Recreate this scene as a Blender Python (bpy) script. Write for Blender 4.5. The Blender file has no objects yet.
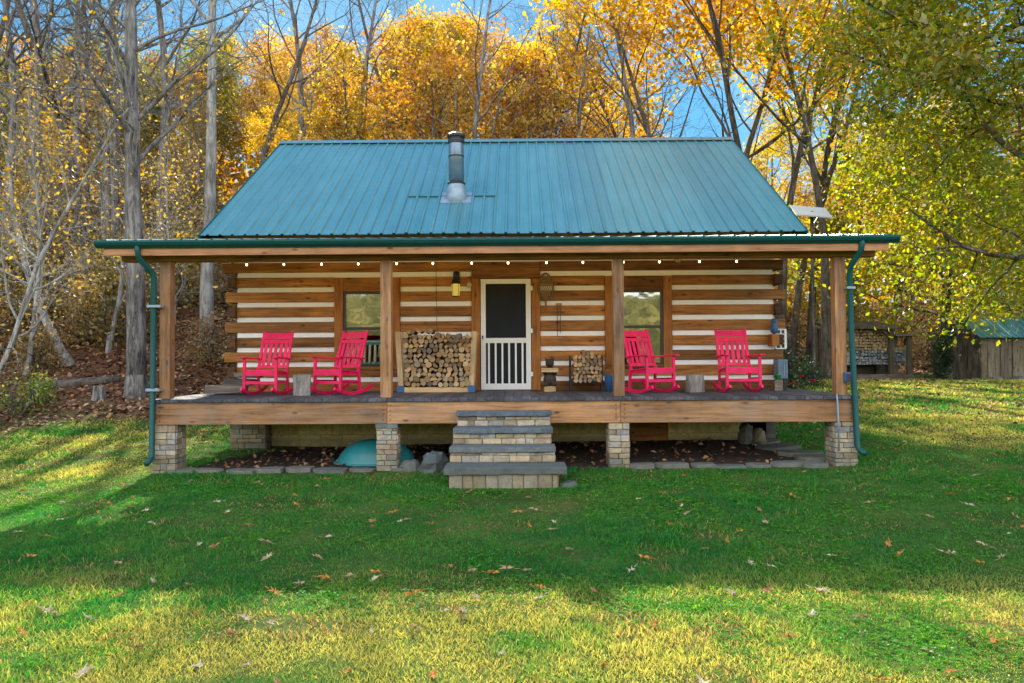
import bpy, math, random
import numpy as np
from mathutils import Vector, Matrix
R = math.radians
random.seed(7)
S = bpy.context.scene
COL = S.collection

# ------------------------------------------------------------------ materials
def newmat(name):
    m = bpy.data.materials.new(name); m.use_nodes = True
    nt = m.node_tree; nt.nodes.clear()
    out = nt.nodes.new('ShaderNodeOutputMaterial')
    return m, nt, out
def N(nt, typ, **kw):
    n = nt.nodes.new(typ)
    for k, v in kw.items():
        if k in n.inputs: n.inputs[k].default_value = v
        else: setattr(n, k, v)
    return n
def ramp(nt, fac, stops):
    r = nt.nodes.new('ShaderNodeValToRGB')
    e = r.color_ramp.elements
    while len(e) < len(stops): e.new(0.5)
    for i, (p, c) in enumerate(stops):
        e[i].position = p; e[i].color = (c[0], c[1], c[2], 1)
    nt.links.new(fac, r.inputs[0]); return r.outputs[0]
def mixc(nt, fac, a, b, mode='MIX'):
    m = nt.nodes.new('ShaderNodeMix'); m.data_type = 'RGBA'; m.blend_type = mode
    for s, v in ((0, fac), (6, a), (7, b)):
        if hasattr(v, 'links'): nt.links.new(v, m.inputs[s])
        elif s == 0: m.inputs[0].default_value = v
        else: m.inputs[s].default_value = (v[0], v[1], v[2], 1)
    return m.outputs[2]
def principled(nt, out, col, rough=0.7, spec=0.3, bump=None, bd=0.01, bs=0.5, **kw):
    p = nt.nodes.new('ShaderNodeBsdfPrincipled')
    if hasattr(col, 'links'): nt.links.new(col, p.inputs['Base Color'])
    else: p.inputs['Base Color'].default_value = (*col, 1)
    if hasattr(rough, 'links'): nt.links.new(rough, p.inputs['Roughness'])
    else: p.inputs['Roughness'].default_value = rough
    p.inputs['Specular IOR Level'].default_value = spec
    for k, v in kw.items(): p.inputs[k].default_value = v
    if bump is not None:
        b = N(nt, 'ShaderNodeBump', Strength=bs, Distance=bd)
        nt.links.new(bump, b.inputs['Height']); nt.links.new(b.outputs[0], p.inputs['Normal'])
    nt.links.new(p.outputs[0], out.inputs[0]); return p
def coords(nt, scale=(1, 1, 1), rnd=True):
    tc = nt.nodes.new('ShaderNodeTexCoord')
    mp = nt.nodes.new('ShaderNodeMapping'); mp.inputs['Scale'].default_value = scale
    v = tc.outputs['Object']
    if rnd:
        at = nt.nodes.new('ShaderNodeAttribute'); at.attribute_name = 'rnd'
        oi = nt.nodes.new('ShaderNodeObjectInfo')
        sm = N(nt, 'ShaderNodeMath', operation='ADD'); nt.links.new(at.outputs['Fac'], sm.inputs[0]); nt.links.new(oi.outputs['Random'], sm.inputs[1])
        sc = N(nt, 'ShaderNodeVectorMath', operation='SCALE'); sc.inputs[0].default_value = (7.3, 5.1, 9.7)
        nt.links.new(sm.outputs[0], sc.inputs['Scale'])
        ad = N(nt, 'ShaderNodeVectorMath', operation='ADD')
        nt.links.new(v, ad.inputs[0]); nt.links.new(sc.outputs[0], ad.inputs[1]); v = ad.outputs[0]
    nt.links.new(v, mp.inputs[0]); return mp.outputs[0]
def noise(nt, vec, scale=5, detail=4, rough=0.6, dist=0.0):
    n = N(nt, 'ShaderNodeTexNoise', Scale=scale, Detail=detail, Roughness=rough, Distortion=dist)
    nt.links.new(vec, n.inputs['Vector']); return n.outputs['Fac']
def rndfac(nt):
    at = nt.nodes.new('ShaderNodeAttribute'); at.attribute_name = 'rnd'; return at.outputs['Fac']

def wood(name, axis, dark, mid, light, rough=0.6, knots=True, var=0.35, weather=0.0, spec=0.25, checks=False):
    m, nt, out = newmat(name)
    sc = [9, 9, 9]; sc['XYZ'.index(axis)] = 0.7
    v = coords(nt, tuple(sc))
    g = noise(nt, v, 1.6, 7, 0.65, 0.6)
    c = ramp(nt, g, [(0.28, dark), (0.5, mid), (0.74, light)])
    sc2 = [60, 60, 60]; sc2['XYZ'.index(axis)] = 2
    g2 = noise(nt, coords(nt, tuple(sc2)), 1.0, 3, 0.6)
    c = mixc(nt, 0.45, c, ramp(nt, g2, [(0.3, (0.35, 0.35, 0.35)), (0.7, (1.0, 1.0, 1.0))]), 'MULTIPLY')
    b = noise(nt, coords(nt, (1, 1, 1)), 2.2, 3, 0.5)
    c = mixc(nt, 0.6, c, ramp(nt, b, [(0.3, (0.5, 0.5, 0.5)), (0.7, (1.1, 1.1, 1.1))]), 'MULTIPLY')
    if knots:
        sk = [7, 7, 7]; sk['XYZ'.index(axis)] = 3.2
        vo = N(nt, 'ShaderNodeTexVoronoi', Scale=0.8); nt.links.new(coords(nt, tuple(sk)), vo.inputs['Vector'])
        k = ramp(nt, vo.outputs['Distance'], [(0.05, (0.16, 0.12, 0.1)), (0.17, (1, 1, 1))])
        c = mixc(nt, 0.85, c, k, 'MULTIPLY')
    if checks:                  # long drying cracks along the log
        sk = [16, 16, 16]; sk['XYZ'.index(axis)] = .35
        q = noise(nt, coords(nt, tuple(sk)), 1.0, 3, .5, .3)
        c = mixc(nt, .9, c, ramp(nt, q, [(.485, (1, 1, 1)), (.5, (.22, .17, .14)), (.515, (1, 1, 1))]), 'MULTIPLY')
        gr = noise(nt, coords(nt, (.8, 1, 6)), 1.3, 4, .6)
        c = mixc(nt, ramp(nt, gr, [(.5, (0, 0, 0)), (.75, (.35, .35, .35))]), c, (.20, .13, .08))
    # each log or board has its own tone
    t = ramp(nt, rndfac(nt), [(0.0, (1 - var,) * 3), (1.0, (1 + var, 1 + var * .9, 1 + var * .7))])
    c = mixc(nt, 1.0, c, t, 'MULTIPLY')
    if weather:
        w = noise(nt, coords(nt, (1, 1, 1)), 3.0, 5, 0.7)
        c = mixc(nt, ramp(nt, w, [(0.42, (0, 0, 0)), (0.7, (weather,) * 3)]), c, (0.22, 0.2, 0.18))
    principled(nt, out, c, rough, spec, g2, 0.004, 0.5)
    return m
def plain(name, col, rough=0.6, spec=0.3, var=0.25, scale=6, bd=0.002, **kw):
    m, nt, out = newmat(name)
    v = coords(nt)
    n = noise(nt, v, scale, 5, 0.65)
    c = mixc(nt, 1.0, col, ramp(nt, n, [(0.3, (1 - var,) * 3), (0.7, (1 + var,) * 3)]), 'MULTIPLY')
    principled(nt, out, c, rough, spec, n, bd, 0.4, **kw); return m
def stone(name, cols, rough=0.85, bump=0.012):
    m, nt, out = newmat(name)
    n = len(cols)
    base = ramp(nt, rndfac(nt), [(i / (n - 1), c) for i, c in enumerate(cols)])
    a = noise(nt, coords(nt), 7, 8, 0.7); b = noise(nt, coords(nt), 38, 4, 0.7)
    c = mixc(nt, 1.0, base, ramp(nt, a, [(0.25, (0.5, 0.48, 0.46)), (0.55, (1, 1, 1)), (0.8, (1.35, 1.32, 1.25))]), 'MULTIPLY')
    c = mixc(nt, 0.6, c, ramp(nt, b, [(0.3, (0.55, 0.55, 0.55)), (0.7, (1.15, 1.15, 1.15))]), 'MULTIPLY')
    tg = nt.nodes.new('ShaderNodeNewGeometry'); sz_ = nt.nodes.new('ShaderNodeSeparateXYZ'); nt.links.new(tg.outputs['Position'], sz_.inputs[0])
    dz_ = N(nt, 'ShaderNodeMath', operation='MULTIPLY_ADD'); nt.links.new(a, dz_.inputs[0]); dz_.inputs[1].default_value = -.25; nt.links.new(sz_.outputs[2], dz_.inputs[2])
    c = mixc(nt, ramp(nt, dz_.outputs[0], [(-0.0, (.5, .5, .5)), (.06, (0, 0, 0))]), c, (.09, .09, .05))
    ad = N(nt, 'ShaderNodeMath', operation='ADD'); nt.links.new(a, ad.inputs[0]); nt.links.new(b, ad.inputs[1])
    principled(nt, out, c, rough, 0.25, ad.outputs[0], bump, 0.7); return m
def bark(name, dark, light, scale=1.0, moss=None):
    m, nt, out = newmat(name)
    v = coords(nt, (9 * scale, 9 * scale, 1.6 * scale))
    n = noise(nt, v, 1.0, 8, 0.75, 0.5)
    p = noise(nt, coords(nt), 1.3 * scale, 3, 0.6)
    c = ramp(nt, n, [(0.36, dark), (0.62, light)])
    c = mixc(nt, 0.8, c, ramp(nt, p, [(0.35, (0.55, 0.52, 0.5)), (0.65, (1.3, 1.3, 1.3))]), 'MULTIPLY')
    principled(nt, out, c, 0.9, 0.15, n, 0.04, 0.9); return m
def leafmat(name, trans=0.5, hue=0.03, val=0.35, gloss=0.05):
    m, nt, out = newmat(name)
    at = nt.nodes.new('ShaderNodeAttribute'); at.attribute_name = 'tint'
    oi = nt.nodes.new('ShaderNodeObjectInfo')
    hs = nt.nodes.new('ShaderNodeHueSaturation')
    def rng(a, b):
        q = nt.nodes.new('ShaderNodeMapRange'); q.inputs['To Min'].default_value = a; q.inputs['To Max'].default_value = b
        nt.links.new(oi.outputs['Random'], q.inputs['Value']); return q.outputs[0]
    nt.links.new(rng(0.5 - hue, 0.5 + hue), hs.inputs['Hue']); nt.links.new(rng(1 + val * .5, 1 - val * .5), hs.inputs['Value'])
    nt.links.new(at.outputs['Color'], hs.inputs['Color'])
    d = nt.nodes.new('ShaderNodeBsdfDiffuse'); t = nt.nodes.new('ShaderNodeBsdfTranslucent'); g = nt.nodes.new('ShaderNodeBsdfGlossy')
    g.inputs['Roughness'].default_value = 0.4
    nt.links.new(hs.outputs[0], d.inputs[0])
    br = N(nt, 'ShaderNodeHueSaturation', Saturation=1.1, Value=1.5); nt.links.new(hs.outputs[0], br.inputs['Color']); nt.links.new(br.outputs[0], t.inputs[0])
    mx = N(nt, 'ShaderNodeMixShader'); mx.inputs[0].default_value = trans
    nt.links.new(d.outputs[0], mx.inputs[1]); nt.links.new(t.outputs[0], mx.inputs[2])
    m2 = N(nt, 'ShaderNodeMixShader'); m2.inputs[0].default_value = gloss
    nt.links.new(mx.outputs[0], m2.inputs[1]); nt.links.new(g.outputs[0], m2.inputs[2])
    nt.links.new(m2.outputs[0], out.inputs[0]); return m
def attrmat(name, rough=0.8):
    m, nt, out = newmat(name)
    at = nt.nodes.new('ShaderNodeAttribute'); at.attribute_name = 'tint'
    principled(nt, out, at.outputs['Color'], rough, 0.2); return m
def emitmat(name, col, s):
    m, nt, out = newmat(name)
    e = N(nt, 'ShaderNodeEmission', Strength=s); e.inputs[0].default_value = (*col, 1)
    nt.links.new(e.outputs[0], out.inputs[0]); return m
def glassmat(name, refl=0.4, tint=(0.9, 0.92, 0.85), gc=(0.9, 0.92, 0.85)):
    m, nt, out = newmat(name)
    t = nt.nodes.new('ShaderNodeBsdfTransparent'); t.inputs[0].default_value = (*tint, 1)
    g = nt.nodes.new('ShaderNodeBsdfGlossy'); g.inputs['Roughness'].default_value = 0.03; g.inputs[0].default_value = (*gc, 1)
    n = noise(nt, coords(nt), 2.5, 2, 0.5); b = N(nt, 'ShaderNodeBump', Strength=0.12, Distance=0.02)
    nt.links.new(n, b.inputs['Height']); nt.links.new(b.outputs[0], g.inputs['Normal'])
    mx = N(nt, 'ShaderNodeMixShader'); mx.inputs[0].default_value = refl
    nt.links.new(t.outputs[0], mx.inputs[1]); nt.links.new(g.outputs[0], mx.inputs[2]); nt.links.new(mx.outputs[0], out.inputs[0]); return m

LOGD, LOGM, LOGL = (0.17, 0.06, 0.014), (0.45, 0.185, 0.042), (0.62, 0.30, 0.09)
M = dict(
    logx=wood('log_wood_x', 'X', LOGD, LOGM, LOGL, 0.6, var=.5, checks=True),
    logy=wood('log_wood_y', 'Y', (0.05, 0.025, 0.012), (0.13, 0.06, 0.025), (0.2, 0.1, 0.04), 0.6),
    logz=wood('trim_wood_z', 'Z', LOGD, (0.46, 0.165, 0.026), (0.58, 0.24, 0.05), 0.5, var=0.15),
    beamx=wood('beam_wood_x', 'X', (0.17, 0.06, 0.016), (0.38, 0.145, 0.035), (0.5, 0.21, 0.06), 0.6, var=0.2),
    fasx=wood('fascia_wood', 'X', (0.26, 0.11, 0.05), (0.52, 0.24, 0.11), (0.66, 0.36, 0.19), 0.6, var=0.15),
    rimx=wood('rim_beam_wood', 'X', (0.15, 0.075, 0.04), (0.43, 0.205, 0.085), (0.60, 0.34, 0.16), 0.65, var=0.3, weather=0.4),
    postz=wood('post_wood', 'Z', (0.16, 0.075, 0.035), (0.41, 0.195, 0.08), (0.60, 0.34, 0.16), 0.6, var=0.3, weather=0.3),
    deck=wood('deck_board', 'Y', (0.035, 0.035, 0.045), (0.085, 0.088, 0.11), (0.17, 0.175, 0.205), 0.6, var=0.35, knots=False),
    greyw=wood('weathered_board', 'Z', (0.11, 0.085, 0.06), (0.25, 0.20, 0.145), (0.38, 0.32, 0.24), 0.8, var=0.3),
    greyx=wood('weathered_timber', 'X', (0.08, 0.07, 0.06), (0.2, 0.17, 0.14), (0.33, 0.29, 0.24), 0.85, var=0.35),
    pine=wood('new_pine', 'Z', (0.45, 0.27, 0.12), (0.66, 0.44, 0.22), (0.75, 0.55, 0.32), 0.6, var=0.1),
    pinex=wood('new_pine_x', 'X', (0.45, 0.27, 0.12), (0.66, 0.44, 0.22), (0.75, 0.55, 0.32), 0.6, var=0.1),
    ceil=wood('porch_ceiling', 'X', (0.12, 0.06, 0.025), (0.3, 0.15, 0.06), (0.4, 0.2, 0.09), 0.6),
    chink=plain('chinking', (0.93, 0.93, 0.92), 0.9, 0.1, 0.06, 9, 0.006),
    roof=None,
    gutter=plain('green_gutter', (0.004, 0.066, 0.062), 0.45, 0.3, 0.1),
    white=plain('white_paint', (0.82, 0.83, 0.82), 0.45, 0.4, 0.05),
    screen=plain('screen_mesh', (0.010, 0.013, 0.018), 0.6, 0.2, 0.2, 3),
    dark=plain('dark_metal', (0.02, 0.021, 0.023), 0.5, 0.4, 0.2),
    bronze=plain('bronze_frame', (0.035, 0.028, 0.022), 0.4, 0.4, 0.15),
    galv=plain('galvanised', (0.26, 0.33, 0.39), 0.5, 0.4, 0.25, 5, 0.002, Metallic=0.3),
    pipe=plain('pipe_metal', (0.16, 0.22, 0.28), 0.3, 0.5, 0.15, 5, 0.001, Metallic=0.5),
    red=plain('red_chair_paint', (0.78, 0.006, 0.095), 0.42, 0.4, 0.22, 7, 0.002),
    blue=plain('blue_plastic', (0.03, 0.10, 0.24), 0.45, 0.4, 0.2),
    teal=plain('teal_plastic', (0.02, 0.20, 0.22), 0.4, 0.45, 0.2, 3),
    tealwood=plain('teal_slats', (0.04, 0.36, 0.55), 0.5, 0.4, 0.2),
    green=plain('green_can', (0.03, 0.32, 0.08), 0.5, 0.4, 0.15),
    amber=emitmat('amber_glass', (0.85, 0.60, 0.10), 0.7),
    bulb=emitmat('warm_bulb', (1.0, 0.72, 0.34), 9),
    floatg=plain('green_globe', (0.10, 0.11, 0.05), 0.2, 0.5, 0.2),
    ledge=stone('ledge_stone', [(0.26, 0.19, 0.13), (0.44, 0.34, 0.22), (0.56, 0.48, 0.36), (0.31, 0.29, 0.275), (0.60, 0.48, 0.30), (0.40, 0.28, 0.20)]),
    slab=stone('bluestone', [(0.10, 0.13, 0.16), (0.14, 0.17, 0.19), (0.17, 0.18, 0.18)], 0.7, 0.008),
    flag=stone('flagstone', [(0.16, 0.17, 0.18), (0.25, 0.24, 0.22), (0.20, 0.21, 0.215), (0.29, 0.26, 0.22)]),
    mortar=plain('mortar', (0.11, 0.10, 0.09), 0.95, 0.1, 0.2),
    block=stone('foundation_block', [(0.78, 0.60, 0.24), (0.88, 0.70, 0.34), (0.83, 0.66, 0.29)], 0.9, 0.006),
    wbark=bark('firewood_bark', (0.06, 0.045, 0.035), (0.26, 0.21, 0.165), 2.5),
    oakbark=bark('oak_bark', (0.035, 0.032, 0.033), (0.34, 0.31, 0.285), 1.0),
    palebark=bark('pale_bark', (0.13, 0.12, 0.11), (0.50, 0.47, 0.43), 1.0),
    darkbark=bark('dark_bark', (0.04, 0.033, 0.027), (0.20, 0.165, 0.13), 1.0),
    glass=glassmat('window_glass', .30, gc=(.75, .76, .68)), glass2=glassmat('clear_window_glass', .12),
    beige=plain('reflection_curtain', (0.30, 0.27, 0.15), 0.9, 0.1, 0.3, 3),
    bear=plain('bear_wood', (0.045, 0.03, 0.022), 0.6, 0.3, 0.4, 12),
    leaf=leafmat('autumn_leaf', .5, .012, .4), oakleaf=leafmat('oak_leaf', 0.6, 0.0, 0.0, 0.06), shrubleaf=leafmat('shrub_leaf', 0.4, 0.02, 0.3),
    grass=leafmat('grass_blade', 0.45, 0, 0, 0.01), litter=attrmat('dry_leaf', 0.8),
)
def roofmat():
    m, nt, out = newmat('teal_metal_roof')
    v = coords(nt, (1.2, 0.35, 0.35)); n = noise(nt, v, 2.5, 6, 0.65)
    v2 = coords(nt, (14, 0.5, 0.5)); n2 = noise(nt, v2, 1.2, 4, 0.6)
    c = ramp(nt, n, [(0.3, (0.075, 0.245, 0.26)), (0.7, (0.115, 0.31, 0.325))])
    c = mixc(nt, 0.35, c, ramp(nt, n2, [(0.3, (0.7, 0.7, 0.7)), (0.7, (1.2, 1.2, 1.2))]), 'MULTIPLY')
    sx_ = nt.nodes.new('ShaderNodeSeparateXYZ'); nt.links.new(coords(nt, (1 / .9144, 1, 1), False), sx_.inputs[0])
    fl_ = N(nt, 'ShaderNodeMath', operation='FLOOR'); nt.links.new(sx_.outputs[0], fl_.inputs[0])
    wn = nt.nodes.new('ShaderNodeTexWhiteNoise'); wn.noise_dimensions = '1D'; nt.links.new(fl_.outputs[0], wn.inputs['W'])
    c = mixc(nt, 1.0, c, ramp(nt, wn.outputs['Value'], [(0, (.86, .88, .9)), (1, (1.1, 1.08, 1.06))]), 'MULTIPLY')
    rr = nt.nodes.new('ShaderNodeMapRange'); rr.inputs['To Min'].default_value = 0.28; rr.inputs['To Max'].default_value = 0.42
    nt.links.new(n, rr.inputs['Value'])
    n3 = noise(nt, coords(nt, (1, 1, 1)), 1.6, 2, 0.5)
    principled(nt, out, c, rr.outputs[0], 0.75, n3, 0.01, 0.25, Metallic=0.25); return m
M['roof'] = roofmat()
def endgrain(name, a, b):
    m, nt, out = newmat(name)
    oi = nt.nodes.new('ShaderNodeObjectInfo')
    base = ramp(nt, oi.outputs['Random'], [(0.0, a), (0.2, (0.20, 0.13, 0.08)), (0.4, (0.40, 0.26, 0.13)), (0.6, b), (0.75, (0.17, 0.14, 0.11)), (0.88, (0.33, 0.27, 0.2)), (1.0, (0.62, 0.36, 0.15))])
    n = noise(nt, coords(nt), 22, 5, 0.7)
    c = mixc(nt, 1.0, base, ramp(nt, n, [(0.3, (0.55, 0.5, 0.45)), (0.65, (1.25, 1.22, 1.15))]), 'MULTIPLY')
    principled(nt, out, c, 0.85, 0.15, n, 0.006, 0.6); return m
M['wend'] = endgrain('firewood_end', (0.46, 0.28, 0.12), (0.62, 0.45, 0.26))

# ------------------------------------------------------------------ mesh helpers
WPOS = {}
class MB:
    def __init__(s): s.v = []; s.f = []; s.m = []; s.r = []
    def add(s, vs, fs, mi=0, rnd=None):
        o = len(s.v); r = random.random() if rnd is None else rnd
        s.v += [tuple(p) for p in vs]; s.r += [r] * len(vs)
        s.f += [tuple(i + o for i in f) for f in fs]; s.m += [mi] * len(fs); return s
    def box(s, x0, x1, y0, y1, z0, z1, jit=0, mi=0, rnd=None, T=None):
        vs = [Vector((x, y, z)) for x in (x0, x1) for y in (y0, y1) for z in (z0, z1)]
        if jit: vs = [p + Vector((random.uniform(-jit, jit) for _ in range(3))) for p in vs]
        if T is not None: vs = [T @ p for p in vs]
        return s.add(vs, [(0, 1, 3, 2), (4, 6, 7, 5), (0, 4, 5, 1), (2, 3, 7, 6), (0, 2, 6, 4), (1, 5, 7, 3)], mi, rnd)
    def bar(s, p, q, w, h, up=(0, 0, 1), mi=0, rnd=None):
        p, q = Vector(p), Vector(q); d = (q - p).normalized(); u = Vector(up)
        if abs(d.dot(u)) > 0.97: u = Vector((0, 1, 0))
        a = d.cross(u).normalized(); b = a.cross(d)
        vs = [c + a * (i * w / 2) + b * (j * h / 2) for c in (p, q) for i, j in ((-1, -1), (1, -1), (1, 1), (-1, 1))]
        return s.add(vs, [(3, 2, 1, 0), (4, 5, 6, 7), (0, 1, 5, 4), (1, 2, 6, 5), (2, 3, 7, 6), (3, 0, 4, 7)], mi, rnd)
    def tube(s, pts, rad, sides=8, mi=0, rnd=None, wob=0.0, cap=True):
        pts = [Vector(p) for p in pts]; n = len(pts)
        if not hasattr(rad, '__len__'): rad = [rad] * n
        vs = []; fs = []; a = None
        for i, p in enumerate(pts):
            d = (pts[min(i + 1, n - 1)] - pts[max(i - 1, 0)]).normalized()
            if a is None: a = d.orthogonal().normalized()
            a = (a - d * a.dot(d)).normalized(); b = d.cross(a)
            for k in range(sides):
                t = 2 * math.pi * k / sides; rr = rad[i] * (1 + (random.uniform(-wob, wob) if wob else 0))
                vs.append(p + a * math.cos(t) * rr + b * math.sin(t) * rr)
        for i in range(n - 1):
            for k in range(sides):
                k2 = (k + 1) % sides
                fs.append((i * sides + k, i * sides + k2, (i + 1) * sides + k2, (i + 1) * sides + k))
        if cap: fs.append(tuple(range(sides - 1, -1, -1))); fs.append(tuple((n - 1) * sides + k for k in range(sides)))
        return s.add(vs, fs, mi, rnd)
    def lathe(s, c, prof, sides=16, mi=0, rnd=None, T=None):
        c = Vector(c); vs = []; fs = []; n = len(prof)
        for r, z in prof:
            for k in range(sides):
                t = 2 * math.pi * k / sides; p = Vector((r * math.cos(t), r * math.sin(t), z))
                vs.append(c + (T @ p if T is not None else p))
        for i in range(n - 1):
            for k in range(sides):
                k2 = (k + 1) % sides
                fs.append((i * sides + k, i * sides + k2, (i + 1) * sides + k2, (i + 1) * sides + k))
        fs.append(tuple(range(sides - 1, -1, -1))); fs.append(tuple((n - 1) * sides + k for k in range(sides)))
        return s.add(vs, fs, mi, rnd)
    def ball(s, c, r, mi=0, seg=12, rnd=None, sc=(1, 1, 1)):
        prof = [(max(math.sin(math.pi * i / 8), .01) * r * sc[0], -math.cos(math.pi * i / 8) * r * sc[2]) for i in range(9)]
        return s.lathe(c, prof, seg, mi, rnd)
    def build(s, name, mats, parent=None, smooth=False, bevel=0.0, local=False):
        me = bpy.data.meshes.new(name)
        me.from_pydata(s.v, [], s.f)
        mats = mats if isinstance(mats, (list, tuple)) else [mats]
        for m in mats: me.materials.append(m)
        me.polygons.foreach_set('material_index', s.m)
        if smooth: me.polygons.foreach_set('use_smooth', [True] * len(s.f))
        a = me.attributes.new('rnd', 'FLOAT', 'POINT'); a.data.foreach_set('value', s.r)
        me.update()
        o = bpy.data.objects.new(name, me); COL.objects.link(o)
        if parent is not None:
            o.parent = parent
            if not local: o.location = -WPOS.get(parent.name, Vector((0, 0, 0)))
            WPOS[o.name] = Vector((0, 0, 0))
        if bevel:
            b = o.modifiers.new('bevel', 'BEVEL'); b.width = bevel; b.segments = 2; b.limit_method = 'ANGLE'; b.angle_limit = R(50)
        return o
def npmesh(name, V, F, mat, parent=None, tint=None, smooth=False, local=True):
    """V (n,3); F list of equal-size face arrays"""
    me = bpy.data.meshes.new(name)
    V = np.asarray(V, np.float32); me.vertices.add(len(V)); me.vertices.foreach_set('co', V.ravel())
    loops = np.concatenate([f.ravel() for f in F]).astype(np.int32)
    tot = np.concatenate([np.full(len(f), f.shape[1], np.int32) for f in F])
    start = np.concatenate([[0], np.cumsum(tot)[:-1]]).astype(np.int32)
    me.loops.add(len(loops)); me.loops.foreach_set('vertex_index', loops)
    me.polygons.add(len(tot)); me.polygons.foreach_set('loop_start', start); me.polygons.foreach_set('loop_total', tot)
    if smooth: me.polygons.foreach_set('use_smooth', np.ones(len(tot), bool))
    me.update(calc_edges=True)
    if tint is not None:
        a = me.attributes.new('tint', 'FLOAT_COLOR', 'POINT')
        a.data.foreach_set('color', np.concatenate([tint, np.ones((len(tint), 1))], 1).astype(np.float32).ravel())
    me.materials.append(mat)
    o = bpy.data.objects.new(name, me); COL.objects.link(o)
    if parent is not None: o.parent = parent
    return o
def tag(o, label=None, cat=None, group=None, kind=None):
    if label: o['label'] = label
    if cat: o['category'] = cat
    if group: o['group'] = group
    if kind: o['kind'] = kind
    return o
def thing(name, label, cat, loc=(0, 0, 0), rz=0, group=None):
    o = bpy.data.objects.new(name, None); COL.objects.link(o); o.empty_display_size = 0.1
    o.location = loc; o.rotation_euler = (0, 0, rz); WPOS[o.name] = Vector(loc)
    return tag(o, label, cat, group)
def dup(root, loc, rz=0, label=None, group=None, sc=None, rot=None):
    r = root.copy(); COL.objects.link(r); r.location = loc; r.rotation_euler = rot if rot else (0, 0, rz)
    if sc: r.scale = sc if hasattr(sc, '__len__') else (sc,) * 3
    if label: r['label'] = label
    if group: r['group'] = group
    for ch in root.children:
        c = ch.copy(); COL.objects.link(c); c.parent = r
        for g in ch.children:
            d = g.copy(); COL.objects.link(d); d.parent = c
    return r

# ------------------------------------------------------------------ terrain
F_, U0, V0, CZ = 735.0, 519.0, 358.0, 1.62          # focal length, vanishing point and eye height of the photograph
def at(u, v, y): return Vector(((u - U0) / F_ * y, y, CZ + (V0 - v) / F_ * y))
def X(u, y): return (u - U0) / F_ * y
rs = np.random.RandomState(11)
_tab = rs.rand(64, 64)
def vnoise(x, y):
    x = np.asarray(x, float); y = np.asarray(y, float)
    xi = np.floor(x).astype(int); yi = np.floor(y).astype(int); fx = x - xi; fy = y - yi
    fx = fx * fx * (3 - 2 * fx); fy = fy * fy * (3 - 2 * fy)
    g = lambda a, b: _tab[a % 64, b % 64]
    return (g(xi, yi) * (1 - fx) + g(xi + 1, yi) * fx) * (1 - fy) + (g(xi, yi + 1) * (1 - fx) + g(xi + 1, yi + 1) * fx) * fy
def softplus(t, k): return k * np.log1p(np.exp(np.clip(t / k, -30, 30)))
def hill_y0(x): return np.interp(x, [-40, -14, -9, -5, 4, 9, 14, 24, 40], [14, 16.2, 17.1, 19.5, 24, 29, 35.5, 36, 34])
def terrain(x, y):
    x = np.asarray(x, float); y = np.asarray(y, float)
    z = -0.13 + 0.052 * softplus(y - 10.3, 0.5) + 0.010 * x * np.clip((y - 8) / 4, 0, 1) * np.clip((30 - y) / 10, 0, 1)
    m = np.interp(x, [-40, -12, 0, 10, 25, 50], [0.34, 0.32, 0.26, 0.15, 0.15, 0.2])
    z = z + m * np.minimum(softplus(y - hill_y0(x), 1.2), 75)
    z = z + 0.20 * softplus(-18 - y, 4)  # made-up rise behind the camera, added to reflect in the windows
    z = z + 0.05 * (vnoise(x * .6, y * .6) - .5) * np.clip((y - 3) / 4, 0.4, 1) + 0.5 * (vnoise(x * .16 + 9, y * .16) - .5) * np.clip((y - hill_y0(x)) / 8, 0, 1)
    return z
def litterness(x, y):
    n = vnoise(x * 1.1 + 3, y * 1.1) * .6 + vnoise(x * 3.1, y * 3.1 + 7) * .4
    return np.clip((y - hill_y0(x) + 1.0 + (n - .5) * 3.0) / 1.6, 0, 1)
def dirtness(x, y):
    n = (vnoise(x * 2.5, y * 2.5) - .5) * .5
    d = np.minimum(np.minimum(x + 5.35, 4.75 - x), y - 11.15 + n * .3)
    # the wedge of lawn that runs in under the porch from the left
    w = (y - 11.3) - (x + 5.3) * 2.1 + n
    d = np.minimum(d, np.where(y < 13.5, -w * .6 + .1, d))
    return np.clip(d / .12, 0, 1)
def tz(x, y): return float(terrain(x, y))

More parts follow.
